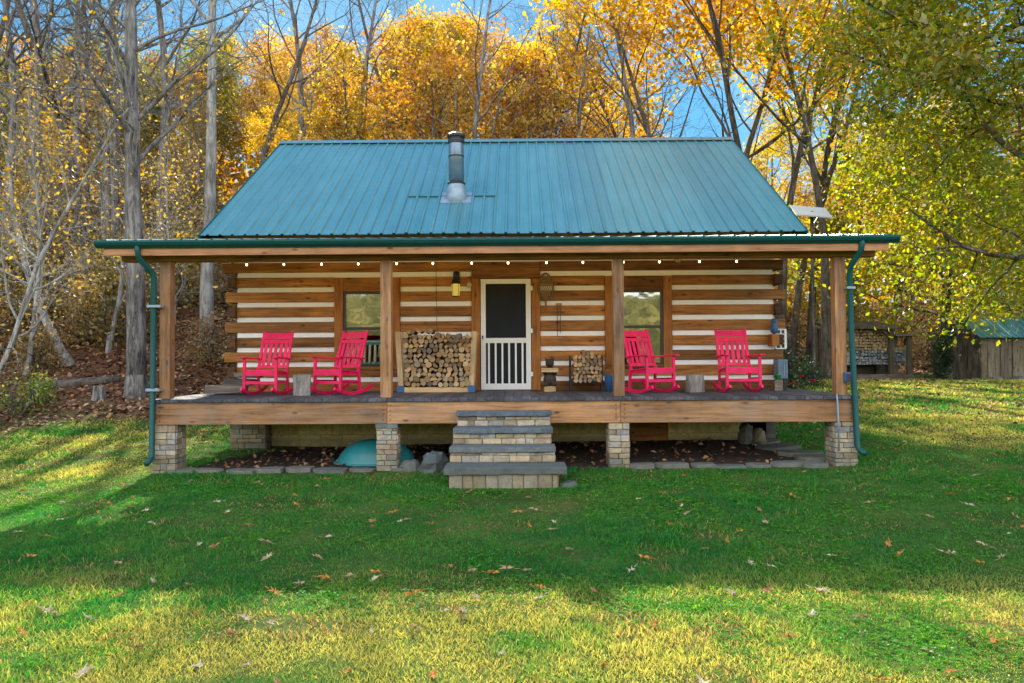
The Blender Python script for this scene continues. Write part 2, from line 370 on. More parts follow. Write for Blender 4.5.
def build_ground():
    xs = np.concatenate([np.linspace(-160, -20, 36)[:-1], np.linspace(-20, -9, 34)[:-1], np.linspace(-9, 9, 91)[:-1], np.linspace(9, 24, 44)[:-1], np.linspace(24, 160, 34)])
    ys = np.concatenate([np.linspace(-70, 2, 22)[:-1], np.linspace(2, 18, 81)[:-1], np.linspace(18, 45, 64)[:-1], np.linspace(45, 260, 40)])
    XX, YY = np.meshgrid(xs, ys); ZZ = terrain(XX, YY)
    V = np.stack([XX.ravel(), YY.ravel(), ZZ.ravel()], 1)
    nx, ny = len(xs), len(ys); i = np.arange(nx * ny).reshape(ny, nx)
    F = np.stack([i[:-1, :-1].ravel(), i[:-1, 1:].ravel(), i[1:, 1:].ravel(), i[1:, :-1].ravel()], 1)
    t = np.stack([litterness(XX, YY).ravel(), dirtness(XX, YY).ravel(), np.clip((-14 - YY.ravel()) / 6, 0, 1)], 1)
    m, nt, out = newmat('lawn_and_leaf_litter')
    at_ = nt.nodes.new('ShaderNodeAttribute'); at_.attribute_name = 'tint'
    sp = nt.nodes.new('ShaderNodeSeparateColor'); nt.links.new(at_.outputs['Color'], sp.inputs[0])
    v = coords(nt, rnd=False)
    a = noise(nt, v, 0.9, 5, 0.6); b = noise(nt, v, 14, 5, 0.75); c = noise(nt, v, 55, 3, 0.7)
    grass = ramp(nt, a, [(0.3, (0.035, 0.085, 0.014)), (0.5, (0.075, 0.12, 0.022)), (0.72, (0.17, 0.16, 0.045))])
    grass = mixc(nt, 0.8, grass, ramp(nt, b, [(0.3, (0.35, 0.35, 0.3)), (0.7, (1.5, 1.4, 1.2))]), 'MULTIPLY')
    lit = ramp(nt, b, [(0.25, (0.035, 0.018, 0.012)), (0.45, (0.13, 0.06, 0.032)), (0.6, (0.24, 0.12, 0.06)), (0.8, (0.36, 0.21, 0.11))])
    lit = mixc(nt, 0.7, lit, ramp(nt, c, [(0.35, (0.3, 0.3, 0.3)), (0.6, (1.3, 1.3, 1.3))]), 'MULTIPLY')
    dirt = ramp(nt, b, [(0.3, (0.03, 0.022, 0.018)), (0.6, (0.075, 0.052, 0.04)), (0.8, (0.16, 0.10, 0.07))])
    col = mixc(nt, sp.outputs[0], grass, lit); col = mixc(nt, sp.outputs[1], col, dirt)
    far = ramp(nt, noise(nt, v, 0.5, 6, 0.7), [(0.38, (0.02, 0.03, 0.012)), (0.5, (0.13, 0.12, 0.035)), (0.62, (0.40, 0.31, 0.10))])  # mottled olive of the unseen rise, coloured for the window reflections
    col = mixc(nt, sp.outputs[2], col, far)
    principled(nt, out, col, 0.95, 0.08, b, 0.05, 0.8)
    tag(npmesh('ground', V, [F], m, tint=t, smooth=True), kind='structure')
build_ground()

def blades(n_target):
    """one mesh of lawn grass, thinning with distance"""
    n = int(n_target * 1.0)
    ylo, yhi = 3.3, 30.0
    y = ylo * (yhi / ylo) ** rs.rand(n)
    x = (rs.rand(n) - .5) * 2 * (y * 0.80 + 1.2) + 0.0
    keep = (litterness(x, y) < .35) & (dirtness(x, y) < .3)
    keep &= ~((x > -5.1) & (x < 4.5) & (y > 11.2) & (y < 22.5) & (dirtness(x, y) >= 0) & (y > 13.4))
    keep &= ~((x > -1.0) & (x < .58) & (y > 9.9) & (y < 11.6))
    keep &= ~((x > -4.9) & (x < -1.0) & (y > 11.0) & (y < 11.5)) & ~((x > 1.6) & (x < 4.8) & (y > 10.98) & (y < 11.5))
    thin = vnoise(x * 1.6 + 50, y * 2.1 + 11) * .6 + vnoise(x * 6 + 1, y * 7 + 5) * .4      # thin and trodden places
    worn = np.exp(-((x + .2) / .9) ** 2 - ((y - 9.3) / .8) ** 2)
    keep &= rs.rand(n) > np.clip((thin - .62) * 4, 0, .75) + .55 * worn
    x = x[keep]; y = y[keep]; n = len(x); z = terrain(x, y) - .006
    pn = vnoise(x * .7, y * .7) * .55 + vnoise(x * 2.3 + 5, y * 2.3) * .45
    p2 = vnoise(x * 5 + 1, y * 5); p3 = vnoise(x * .33 + 20, y * .33 + 4)
    h = (0.016 + 0.036 * rs.rand(n) ** 1.6) * (.28 + 1.5 * pn ** 1.4) * np.interp(y, [3, 12, 30], [.85, 1.3, 1.6])
    w = np.interp(y, [3, 6, 12, 30], [.0021, .0034, .0080, .022]) * (.6 + .8 * rs.rand(n))
    ang = rs.rand(n) * 2 * np.pi; lean = h * (.25 + 1.0 * rs.rand(n)); la = rs.rand(n) * 2 * np.pi
    dx, dy = np.cos(ang) * w, np.sin(ang) * w; lx, ly = np.cos(la) * lean, np.sin(la) * lean
    P = np.stack([np.stack([x - dx, y - dy, z], 1), np.stack([x + dx, y + dy, z], 1),
                  np.stack([x + dx * .8 + lx * .35, y + dy * .8 + ly * .35, z + h * .62], 1), np.stack([x - dx * .8 + lx * .35, y - dy * .8 + ly * .35, z + h * .62], 1),
                  np.stack([x + lx, y + ly, z + h], 1)], 1).reshape(-1, 3)
    b = np.arange(n) * 5
    Q = np.stack([b, b + 1, b + 2, b + 3], 1); T = np.stack([b + 3, b + 2, b + 4], 1)
    g1 = np.array([0.014, 0.185, 0.035]); g2 = np.array([0.055, 0.27, 0.03]); ye = np.array([0.62, 0.53, 0.12]); br = np.array([0.42, 0.27, 0.10])
    # dry patches, plus yellow painted where sun falls, green in the cabin's shade
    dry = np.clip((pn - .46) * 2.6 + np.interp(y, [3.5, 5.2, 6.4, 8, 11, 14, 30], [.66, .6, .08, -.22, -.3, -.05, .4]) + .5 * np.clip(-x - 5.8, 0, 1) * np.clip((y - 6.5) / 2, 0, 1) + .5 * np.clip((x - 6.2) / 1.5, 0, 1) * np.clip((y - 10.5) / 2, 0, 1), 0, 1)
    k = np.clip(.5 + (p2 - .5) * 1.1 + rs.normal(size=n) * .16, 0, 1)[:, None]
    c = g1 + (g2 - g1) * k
    sun_zone = np.interp(y, [3.5, 5.3, 6.2, 14, 20, 30], [1, 1, .12, .0, .3, .7])  # mask of the sunlit ground, where sunlight is painted in as yellow
    sun_zone = np.maximum(sun_zone, np.clip(-x - 5.6, 0, 1) * np.clip((y - 6.5) / 2, 0, 1) * .95)
    sun_zone = np.maximum(sun_zone, np.clip((x - 6.2) / 1.5, 0, 1) * np.clip((y - 10.5) / 2, 0, 1) * .95)
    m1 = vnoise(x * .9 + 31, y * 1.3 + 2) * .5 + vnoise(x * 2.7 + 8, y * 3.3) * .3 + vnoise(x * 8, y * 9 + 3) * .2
    yl_ = np.clip((m1 - .30) * 3.2, 0, 1) * sun_zone
    yl_ = np.clip(yl_ + rs.normal(size=n) * .18 * (.25 + sun_zone), 0, 1)[:, None]
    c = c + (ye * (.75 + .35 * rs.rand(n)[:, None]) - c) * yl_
    m2 = vnoise(x * 1.6 + 50, y * 2.1 + 11) * .6 + vnoise(x * 6 + 1, y * 7 + 5) * .4
    bq = np.clip((m2 - .56) * 5, 0, 1) * (.38 + .62 * sun_zone) * .8
    pick2 = rs.rand(n) < bq
    c = np.where(pick2[:, None], br * (.7 + .6 * rs.rand(n)[:, None]), c)
    c = c * (.74 + .5 * rs.rand(n))[:, None]
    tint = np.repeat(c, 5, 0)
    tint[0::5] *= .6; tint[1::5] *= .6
    # clover and small round weeds among the blades
    nc = 48000; cy = 3.4 * (10.5 / 3.4) ** rs.rand(nc); cx = (rs.rand(nc) - .5) * 2 * (cy * .8 + 1)
    pm = vnoise(cx * .8 + 13, cy * 1.1 + 40) * .6 + vnoise(cx * 3 + 3, cy * 3.5) * .4
    kc = (rs.rand(nc) < np.clip((pm - .47) * 4, 0, 1)) & (dirtness(cx, cy) < .2) & ~((cx > -1.0) & (cx < .6) & (cy > 9.8))
    cx, cy = cx[kc], cy[kc]; nc = len(cx); cz_ = terrain(cx, cy) + .012 + .02 * rs.rand(nc)
    rad = np.interp(cy, [3.4, 10], [.0065, .014]) * (.6 + .8 * rs.rand(nc)); th = rs.rand(nc) * 6.28
    cols_ = (np.array([.035, .25, .02]) + (np.array([.17, .34, .03]) - np.array([.035, .25, .02])) * rs.rand(nc)[:, None]) * (.7 + .5 * rs.rand(nc))[:, None]
    PV = []; FQ = []; TT = []; base = len(P)
    for j in range(3):
        a_ = th + j * 2.094; px_, py__ = cx + np.cos(a_) * rad, cy + np.sin(a_) * rad; tl = rs.normal(size=nc) * .35
        q_ = np.stack([np.stack([cx, cy, cz_], 1), np.stack([px_ - np.sin(a_) * rad * .8, py__ + np.cos(a_) * rad * .8, cz_ + rad * (.3 + tl)], 1), np.stack([cx + np.cos(a_) * rad * 2, cy + np.sin(a_) * rad * 2, cz_ + rad * tl], 1), np.stack([px_ + np.sin(a_) * rad * .8, py__ - np.cos(a_) * rad * .8, cz_ + rad * (.3 - tl)], 1)], 1).reshape(-1, 3)
        PV.append(q_); FQ.append(np.arange(nc * 4).reshape(-1, 4) + base); base += nc * 4; TT.append(np.repeat(cols_, 4, 0))
    P = np.concatenate([P] + PV); Q = np.concatenate([Q] + FQ); tint = np.concatenate([tint] + TT)
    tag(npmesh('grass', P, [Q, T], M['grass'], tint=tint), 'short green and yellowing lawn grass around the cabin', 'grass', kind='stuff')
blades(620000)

def litter_mesh():
    n = 60000
    y = 13.5 * (60 / 13.5) ** rs.rand(n); x = (rs.rand(n) - .5) * 2 * (y * .75) - 1
    keep = (rs.rand(n) < litterness(x, y)) & ~((x > -5.3) & (x < 4.8) & (y < 23))
    # leaves blown over the lawn edge and under the porch
    x2 = rs.uniform(-14, 16, 5000); y2 = rs.uniform(13, 30, 5000); k2 = (~((x2 > -5.6) & (x2 < 5.2) & (y2 < 23))) & (rs.rand(5000) < .6)
    x3 = rs.uniform(-5.2, 4.6, 1100); y3 = rs.uniform(11.4, 13.5, 1100); k3 = rs.rand(1100) < dirtness(x3, y3) * np.interp(x3, [-5, -2, 0, 5], [1, .9, .5, .5])
    x = np.concatenate([x[keep], x2[k2], x3[k3]]); y = np.concatenate([y[keep], y2[k2], y3[k3]]); n = len(x)
    z = terrain(x, y) + .012 + rs.rand(n) * .03
    s = np.interp(y, [11, 15, 30, 60], [.035, .06, .10, .2]) * (.6 + .8 * rs.rand(n))
    a = rs.normal(size=(n, 3)) * [1, 1, .35]; a /= np.linalg.norm(a, axis=1)[:, None]
    up = rs.normal(size=(n, 3)) * .4 + [0, 0, 1]; b = np.cross(a, up); b /= np.linalg.norm(b, axis=1)[:, None]
    c = np.stack([x, y, z], 1); s = s[:, None]
    P = np.stack([c - a * s, c + b * s * .6 + [0, 0, .01], c + a * s, c - b * s * .6 + [0, 0, .008]], 1).reshape(-1, 3)
    pal = np.array([[.30, .15, .075], [.20, .09, .045], [.40, .24, .13], [.14, .065, .04], [.46, .30, .18], [.36, .15, .06]])
    col = pal[rs.randint(0, 6, n)] * (.6 + .7 * rs.rand(n))[:, None]
    i = np.arange(n) * 4
    tag(npmesh('leaf_litter', P, [np.stack([i, i + 1, i + 2, i + 3], 1)], M['litter'], tint=np.repeat(col, 4, 0)), 'brown fallen leaves carpeting the wooded slope and bare soil', 'leaf litter', kind='stuff')
litter_mesh()

# countable leaves lying on the lawn in front
def lawn_leaves():
    protos = []
    for k in range(6):
        nl = 9; vs = [(0, 0, .004)]; L = .055
        for j in range(nl * 2):
            t = 2 * math.pi * j / (nl * 2)
            rr = (L * random.uniform(.8, 1.25) if j % 2 == 0 else L * random.uniform(.35, .55)) * (1.25 - .45 * abs(math.sin(t)))
            vs.append((rr * math.cos(t), rr * math.sin(t) * .75, random.uniform(-.004, .028)))
        fs = [(0, 1 + j, 1 + (j + 1) % (nl * 2)) for j in range(nl * 2)]
        mb = MB().add(vs, fs)
        mb.tube([(-L * 1.1, 0, .006), (-L * 1.9, .008, .012)], .0018, 4)
        col = [(.50, .20, .05), (.50, .36, .22), (.36, .18, .08), (.54, .42, .27), (.56, .24, .05), (.42, .28, .15)][k]
        protos.append(mb.build('fallen_leaf', plain('lawn_leaf_%d' % k, col, .8, .1, .35, 30)))
    used = set()
    for i in range(185):
        y = 3.7 + 7.0 * random.random() ** 1.2; x = random.uniform(-.74, .74) * y
        if -1.1 < x < .7 and y > 9.6: continue
        k = random.randrange(6); p = protos[k]
        o = p if k not in used else p.copy()
        if k in used: COL.objects.link(o)
        used.add(k)
        sc = random.uniform(.6, 1.15)
        o.scale = (sc,) * 3; o.location = (x, y, tz(x, y) + .030 * min(1, y / 6)); o.rotation_euler = (random.uniform(-.35, .35), random.uniform(-.35, .35), random.uniform(0, 6.3))
        tag(o, 'dry curled oak leaf fallen on the front lawn', 'fallen leaf', 'fallen leaves scattered on the lawn')
lawn_leaves()

# ------------------------------------------------------------------ the cabin
HX0, HX1 = -5.5, 4.92          # log ends
YW = 13.6; YP = 11.2           # wall face, porch front
ZD = 1.02                      # porch floor
cab = thing('log_cabin', 'brown log cabin with white chinking, teal metal roof and full width porch', 'cabin', (-.3, YW, 0))
rows = [391, 378.6, 363.2, 348.4, 333.7, 318.2, 303.2, 288.2, 273.5, 258.8, 244.5, 230]
def zv(v, y=YW): return CZ + (V0 - v) / F_ * y
cz = [zv(v) for v in rows]      # chinking centres (first = floor)
CH = .102
WIN_L = (X(343, YW), X(391, YW)); WIN_R = (X(614, YW), X(663, YW)); DOOR = (X(480.5, YW), X(531.5, YW))
ZWH, ZWS = zv(290.5), zv(366); ZDH = zv(278.5)
TR = .165
openings = [(WIN_L[0] - TR, WIN_L[1] + TR, ZWS - .05, ZWH + .2), (WIN_R[0] - TR, WIN_R[1] + TR, ZWS - .05, ZWH + .2), (DOOR[0] - TR, DOOR[1] + TR, 0, ZDH + .25)]
def spans(z0, z1, x0, x1):
    zc = (z0 + z1) / 2; cuts = [(a, b) for a, b, c, d in openings if c < zc < d]
    out = []; x = x0
    for a, b in sorted(cuts):
        out.append((x, a)); x = b
    out.append((x, x1)); return out
lg = MB(); ck = MB(); sds = [MB(), MB()]
nr = len(rows)
def cut_top(z):
    t = 0
    for i in range(nr - 1):
        for a, b in ((cz[i] + CH / 2, cz[i + 1] - CH / 2), (cz[i + 1] - CH / 2, cz[i + 1] + CH / 2)):
            if (a + b) / 2 < z: t = b
    return t
ZWT, ZDT = cut_top(ZWH + .2) - .004, cut_top(ZDH + .25) - .004
XC0, XC1 = X(236, YW), X(773, YW)
for i in range(nr - 1):
    z0 = cz[i] + (CH / 2 if i else 0.004); z1 = cz[i + 1] - CH / 2
    longrow = i % 2 == 0
    a, b = (HX0 + random.uniform(-.05, .05), HX1 + random.uniform(-.06, .05)) if longrow else (XC0 - .02, XC1 + .02)
    for x0, x1 in spans(z0, z1, a, b):
        segs = [(x0, x1)]
        for s0, s1 in segs:
            lg.box(s0, s1, YW - random.uniform(0, .02), YW + .2, z0 - .006, z1 + .006)
    for sx, sd in zip((XC0, XC1), sds):       # side-wall log ends crossing at the corner
        if not longrow:
            sd.box(sx - .16, sx - .005, YW - .07, YW + 8.9, z0 - .008, z1 + .008) if sx < 0 else sd.box(sx + .005, sx + .16, YW - .07, YW + 8.9, z0 - .008, z1 + .008)
        else:
            sd.box(sx - .15, sx - .005, YW + .21, YW + 8.9, z0 - .008, z1 + .008) if sx < 0 else sd.box(sx + .005, sx + .15, YW + .21, YW + 8.9, z0 - .008, z1 + .008)
    zc0, zc1 = cz[i + 1] - CH / 2, cz[i + 1] + CH / 2
    for x0, x1 in spans(zc0, zc1, XC0, XC1):
        ck.box(x0, x1, YW + .022, YW + .19, zc0, zc1)
ck.box(XC0 - .1, XC0 - .06, YW + .25, YW + 8.8, ZD, cz[-1]); ck.box(XC1 + .06, XC1 + .1, YW + .25, YW + 8.8, ZD, cz[-1])
# back wall and the dark interior
bk = MB().box(XC0 - .1, XC1 + .1, YW + 8.7, YW + 8.9, .3, cz[-1])
lw = lg.build('log_wall', M['logx'], cab, bevel=.012)
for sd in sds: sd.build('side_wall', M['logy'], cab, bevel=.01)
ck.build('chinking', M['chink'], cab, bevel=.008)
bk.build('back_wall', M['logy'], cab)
MB().box(XC0, XC1, YW + .22, YW + 8.6, ZD - .06, ZD - .02).build('interior_floor', M['ceil'], cab)
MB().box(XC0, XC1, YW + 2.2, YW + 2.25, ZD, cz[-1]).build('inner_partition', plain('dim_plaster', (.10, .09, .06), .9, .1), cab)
# gable ends
gz = cz[-1]
for sx in (XC0 - .08, XC1 + .08):
    MB().add([(sx, YW + .1, 3.8), (sx, YW + 8.9, 3.8), (sx, 18.1, 6.85), (sx + .05, YW + .1, 3.8), (sx + .05, YW + 8.9, 3.8), (sx + .05, 18.1, 6.85)],
             [(0, 1, 2), (5, 4, 3), (0, 3, 4, 1), (1, 4, 5, 2), (2, 5, 3, 0)]).build('gable', M['greyw'], cab)

def window(x0, x1, name='window'):
    fr = MB()
    zt, zb = ZWH, ZWS; y0, y1 = YW - .005, YW + .06; w = .045
    fr.box(x0, x0 + w, y0, y1, zb, zt); fr.box(x1 - w, x1, y0, y1, zb, zt)
    fr.box(x0 + w, x1 - w, y0 + .002, y1, zt - w, zt); fr.box(x0 + w, x1 - w, y0 + .002, y1, zb, zb + w)
    zm = zv(327.5)
    fr.box(x0 + w, x1 - w, y0 + .008, y1, zm - .025, zm + .025)
    wd = fr.build('window', M['bronze'], cab, bevel=.004)
    for a, b, yy in ((zm + .025, zt - w, YW + .025), (zb + w, zm - .025, YW + .03)):
        MB().box(x0 + w, x1 - w, yy, yy + .006, a, b).build('pane', M['glass2' if (b < zm and x0 < 0) else 'glass'], wd)
    MB().box(x0 - TR, x0 - .002, YW - .03, YW + .2, zb - .05, ZWT).build('trim', M['logz'], wd, bevel=.006)
    MB().box(x1 + .002, x1 + TR, YW - .03, YW + .2, zb - .05, ZWT).build('trim', M['logz'], wd, bevel=.006)
    MB().box(x0 - .002, x1 + .002, YW - .02, YW + .2, zt + .002, ZWT).build('header', M['logx'], wd, bevel=.006)
    MB().box(x0 - .002, x1 + .002, YW - .045, YW + .2, zb - .055, zb - .002).build('sill', M['logx'], wd, bevel=.006)
    c = MB()
    n = 16
    for k in range(n):          # gathered curtain added behind the upper sash, olive for the panes' reflection
        xa = x0 + (x1 - x0) * k / n; xb = x0 + (x1 - x0) * (k + 1) / n; d = .02 if k % 2 else 0
        c.box(xa, xb, YW + .14 + d, YW + .15 + d, zm - .02, zt)
    c.build('reflection_curtain', M['beige'], wd)
    return wd
wl = window(*WIN_L); wr = window(*WIN_R)
# teal slatted headboard seen through the lower left pane
hb = thing('slatted_headboard', 'teal headboard with pale slats seen through the lower pane of the left window', 'headboard', (WIN_L[0] + .4, YW + .18, ZD))
mb = MB(); zt_, zb_ = zv(339), zv(364)
mb.box(WIN_L[0] - .1, WIN_L[1] + .1, YW + .12, YW + .15, zt_ - .09, zt_); mb.box(WIN_L[0] - .1, WIN_L[1] + .1, YW + .12, YW + .15, zb_ - .02, zb_ + .05)
for q in (-.1, 1.05): mb.box(WIN_L[0] + q, WIN_L[0] + q + .05, YW + .12, YW + .15, ZD - .02, zt_)
mb.build('rail', M['tealwood'], hb)
for k in range(9):
    xx = WIN_L[0] + .02 + k * .105
    MB().box(xx, xx + .04, YW + .125, YW + .145, zb_ + .05, zt_ - .09).build('slat', plain('pale_blue_slat', (.6, .78, .82)) if k == 0 else bpy.data.materials['pale_blue_slat'], hb)

# door surround and white screen door
MB().box(DOOR[0] - TR, DOOR[0] - .002, YW - .03, YW + .2, ZD + .003, ZDH).build('door_trim', M['logz'], cab, bevel=.006)
MB().box(DOOR[1] + .002, DOOR[1] + TR, YW - .03, YW + .2, ZD + .003, ZDH).build('door_trim', M['logz'], cab, bevel=.006)
MB().box(DOOR[0] - TR, DOOR[1] + TR, YW - .028, YW + .2, ZDH + .002, ZDT).build('door_header', M['logx'], cab, bevel=.006)
yd = YW - .02; d0, d1 = DOOR[0] + .01, DOOR[1] - .01; zb = ZD + .02; zt = ZDH - .01
sdm = MB(); sw = .09
zr0, zr1 = zv(343), zv(338)
sdm.box(d0, d0 + sw, yd - .035, yd, zb, zt); sdm.box(d1 - sw, d1, yd - .035, yd, zb, zt)
for a, b in ((zt - sw, zt), (zr0, zr1), (zb, zb + .11)): sdm.box(d0 + sw, d1 - sw, yd - .033, yd, a, b)
door = sdm.build('screen_door', M['white'], cab, bevel=.004)
MB().box(d0 + sw, d1 - sw, yd - .014, yd - .010, zb + .11, zt - sw).build('screen', M['screen'], door)
for k in range(6):
    xx = d0 + sw + (d1 - d0 - 2 * sw) * (k + .5) / 6
    if k < 6: MB().box(xx - .022 + .0, xx + .012, yd - .034, yd - .016, zb + .11, zr0).build('baluster', M['white'], door)
hd = MB().tube([(d0 + .035, yd - .04, zv(336)), (d0 + .035, yd - .08, zv(336)), (d0 + .035, yd - .08, zv(339))], .012, 8); hd.build('handle', M['dark'], door)
for vv in (288.5, 331, 374): MB().box(d1 - .005, d1 + .035, yd - .045, yd - .035, zv(vv) - .04, zv(vv) + .04).build('hinge', M['white'], door)
MB().box(DOOR[0] - .05, DOOR[1] + .05, YW - .09, YW + .1, ZD + .002, ZD + .018).build('threshold', M['deck'], cab)

# foundation of yellow block, crawl space door
fb = MB(); fx0, fx1 = X(266, YW), X(742, YW)
yb = YW + .02
for r in range(4):
    z0 = -.18 + r * .2; x = fx0 - (.2 if r % 2 else 0)
    while x < fx1:
        fb.box(max(x, fx0) + .004, min(x + .4, fx1) - .004, yb, yb + .18, z0 + .004, z0 + .196); x += .4
fb.build('foundation', M['block'], cab, bevel=.004)
MB().box(fx0 + .01, fx1 - .01, yb + .012, yb + .17, -.2, .62).build('foundation_mortar', plain('yellow_mortar', (.36, .28, .13), .9, .1), cab)
MB().box(X(629, YW), X(667, YW), yb - .03, yb - .002, -.1, .6).build('crawlspace_door', M['beamx'], cab)
for sx, n in ((XC0 - .12, 1), (XC1 - .06, 1)):
    MB().box(sx, sx + .18, YW + .3, YW + 8.9, -.2, ZD).build('side_foundation', M['mortar'], cab)
MB().box(HX0 + .1, HX1 - .1, YW - .06, YW + .19, .615, ZD - .06).build('sill_beam', M['beamx'], cab, bevel=.01)

# stone piers
def stacked(mb, x0, x1, y0, y1, z0, z1, course=(.055, .1), length=(.09, .26), sides='fblr', out=.012):
    z = z0
    while z < z1 - .01:
        h = min(random.uniform(*course), z1 - z)
        if z1 - z - h < .035: h = z1 - z
        for s in sides:
            a0, a1 = (x0, x1) if s in 'fb' else (y0, y1)
            a = a0
            while a < a1 - .005:
                l = min(random.uniform(*length), a1 - a)
                if a1 - a - l < .06: l = a1 - a
                o = random.uniform(0, out); j = .004; g = .004
                if s == 'f': mb.box(a + g, a + l - g, y0 - o, y0 + .07, z + g, z + h - g, j)
                if s == 'b': mb.box(a + g, a + l - g, y1 - .07, y1 + o, z + g, z + h - g, j)
                if s == 'l': mb.box(x0 - o, x0 + .05, a + .03, a + l - g, z + g, z + h - g, j)
                if s == 'r': mb.box(x1 - .05, x1 + o, a + .03, a + l - g, z + g, z + h - g, j)
                a += l
        z += h
ZR0, ZR1 = .628, .965
PX = [X(162, YP), X(386, YP), X(618.5, YP), X(844, YP)]
for i, (px, w) in enumerate(zip(PX, (.36, .31, .31, .34))):
    y0 = YP + .02; zb = tz(px, YP) - .1
    p = MB(); top = ZR0 - (.07 if i == 1 else .004)
    stacked(p, px - w / 2, px + w / 2, y0, y0 + .36, zb, top)
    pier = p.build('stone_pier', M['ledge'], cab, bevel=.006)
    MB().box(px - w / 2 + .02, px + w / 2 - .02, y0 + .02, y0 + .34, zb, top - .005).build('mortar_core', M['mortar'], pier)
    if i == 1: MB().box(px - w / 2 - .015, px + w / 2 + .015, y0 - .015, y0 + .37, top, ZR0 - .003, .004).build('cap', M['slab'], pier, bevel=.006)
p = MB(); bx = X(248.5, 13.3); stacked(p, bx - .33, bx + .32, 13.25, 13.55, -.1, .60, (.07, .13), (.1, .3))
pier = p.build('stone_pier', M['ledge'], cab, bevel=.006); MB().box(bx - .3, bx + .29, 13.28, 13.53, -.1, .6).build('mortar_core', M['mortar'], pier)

# porch floor
PL, PR = X(152.5, YP), X(855, YP)
rm = MB(); cuts = [PL, PX[1] + .01, PX[2] + .02, PR]
for a, b in zip(cuts[:-1], cuts[1:]): rm.box(a + .002, b - .002, YP, YP + .14, ZR0, ZR1)
rm.build('rim_beam', M['rimx'], cab, bevel=.008)
sj = MB(); sj.box(PL, PL + .1, YP + .143, YW, ZR0 + .03, ZR1); sj.box(PR - .1, PR, YP + .143, YW, ZR0 + .03, ZR1)
x = PL + .6
while x < PR - .3: sj.box(x, x + .05, YP + .15, YW - .07, ZR0 + .1, ZR1 - .003); x += .6
sj.build('floor_joist', M['beamx'], cab)
dk = MB(); x = PL - .03
while x < PR + .03:
    w = .138; dk.box(x + .002, min(x + w, PR + .03) - .002, YP - .035 + random.uniform(-.006, .006), YW - .005, ZR1 + .003, ZD + random.uniform(-.002, .002)); x += w
dk.build('porch_floor', M['deck'], cab, bevel=.004)
bl = MB()                      # bolt heads in the rim beam
for c in (PL + .09, PX[1] + .06, PX[1] - .05, PX[2] + .08, PX[2] - .05, PR - .1):
    for k in range(4): bl.tube([(c, YP - .008, ZR0 + .06 + k * .072), (c, YP + .02, ZR0 + .06 + k * .072)], .009, 6)
bl.build('bolt', M['dark'], cab)

# roof: posts, beam, fascia, sheets
ZB0 = 3.135; YB = 11.2
for i, u in enumerate((164.5, 386, 618.5, 838.5)):
    px = X(u, 11.27); s = .082
    po = MB().box(px - s, px + s, 11.22, 11.22 + .165, ZD + .004, ZB0 - .002).build('porch_post', M['postz'], cab, bevel=.007)
RX0, RX1 = -6.32, 5.63         # porch roof ends
MX0, MX1 = -5.87, 5.27         # main roof ends
MB().box(RX0 + .22, RX1 - .2, 11.2, 11.39, ZB0, ZB0 + .21).build('roof_beam', M['beamx'], cab, bevel=.01)
SL = .153                      # porch roof slope
E0 = (10.88, 3.396); E1 = (13.5, 3.396 + 2.62 * SL)
ra = MB()
xs = np.linspace(RX0 + .13, RX1 - .13, 20)
for x in xs:
    p = Vector((x, 11.02, E0[1] + .14 * SL - .10)); q = Vector((x, 13.58, E0[1] + 2.70 * SL - .10)); ra.bar(p, q, .06, .13)
ra.build('rafter', M['beamx'], cab)
T_ = MB()
x0 = RX0 + .08; x1 = RX1 - .08
nb = 14
for k in range(nb):
    ya = 10.95 + (13.5 - 10.95) * k / nb; yb_ = 10.95 + (13.5 - 10.95) * (k + 1) / nb
    za = E0[1] + (ya - E0[0]) * SL - .035; zb_ = E0[1] + (yb_ - .004 - E0[0]) * SL - .035
    T_.add([(x0, ya, za), (x1, ya, za), (x1, yb_ - .004, zb_), (x0, yb_ - .004, zb_), (x0, ya, za + .022), (x1, ya, za + .022), (x1, yb_ - .004, zb_ + .022), (x0, yb_ - .004, zb_ + .022)],
           [(3, 2, 1, 0), (4, 5, 6, 7), (0, 1, 5, 4), (1, 2, 6, 5), (2, 3, 7, 6), (3, 0, 4, 7)])
T_.build('porch_ceiling', M['ceil'], cab)
MB().box(RX0 + .1, RX1 - .13, 10.93, 10.965, 3.185, 3.335).build('fascia', M['fasx'], cab, bevel=.004)
for sx in (RX0 + .1, RX1 - .165):   # barge boards at the porch roof ends
    MB().bar((sx + .02, 10.97, 3.29), (sx + .02, 13.5, 3.29 + 2.53 * SL), .035, .14).build('barge_board', M['fasx'], cab)
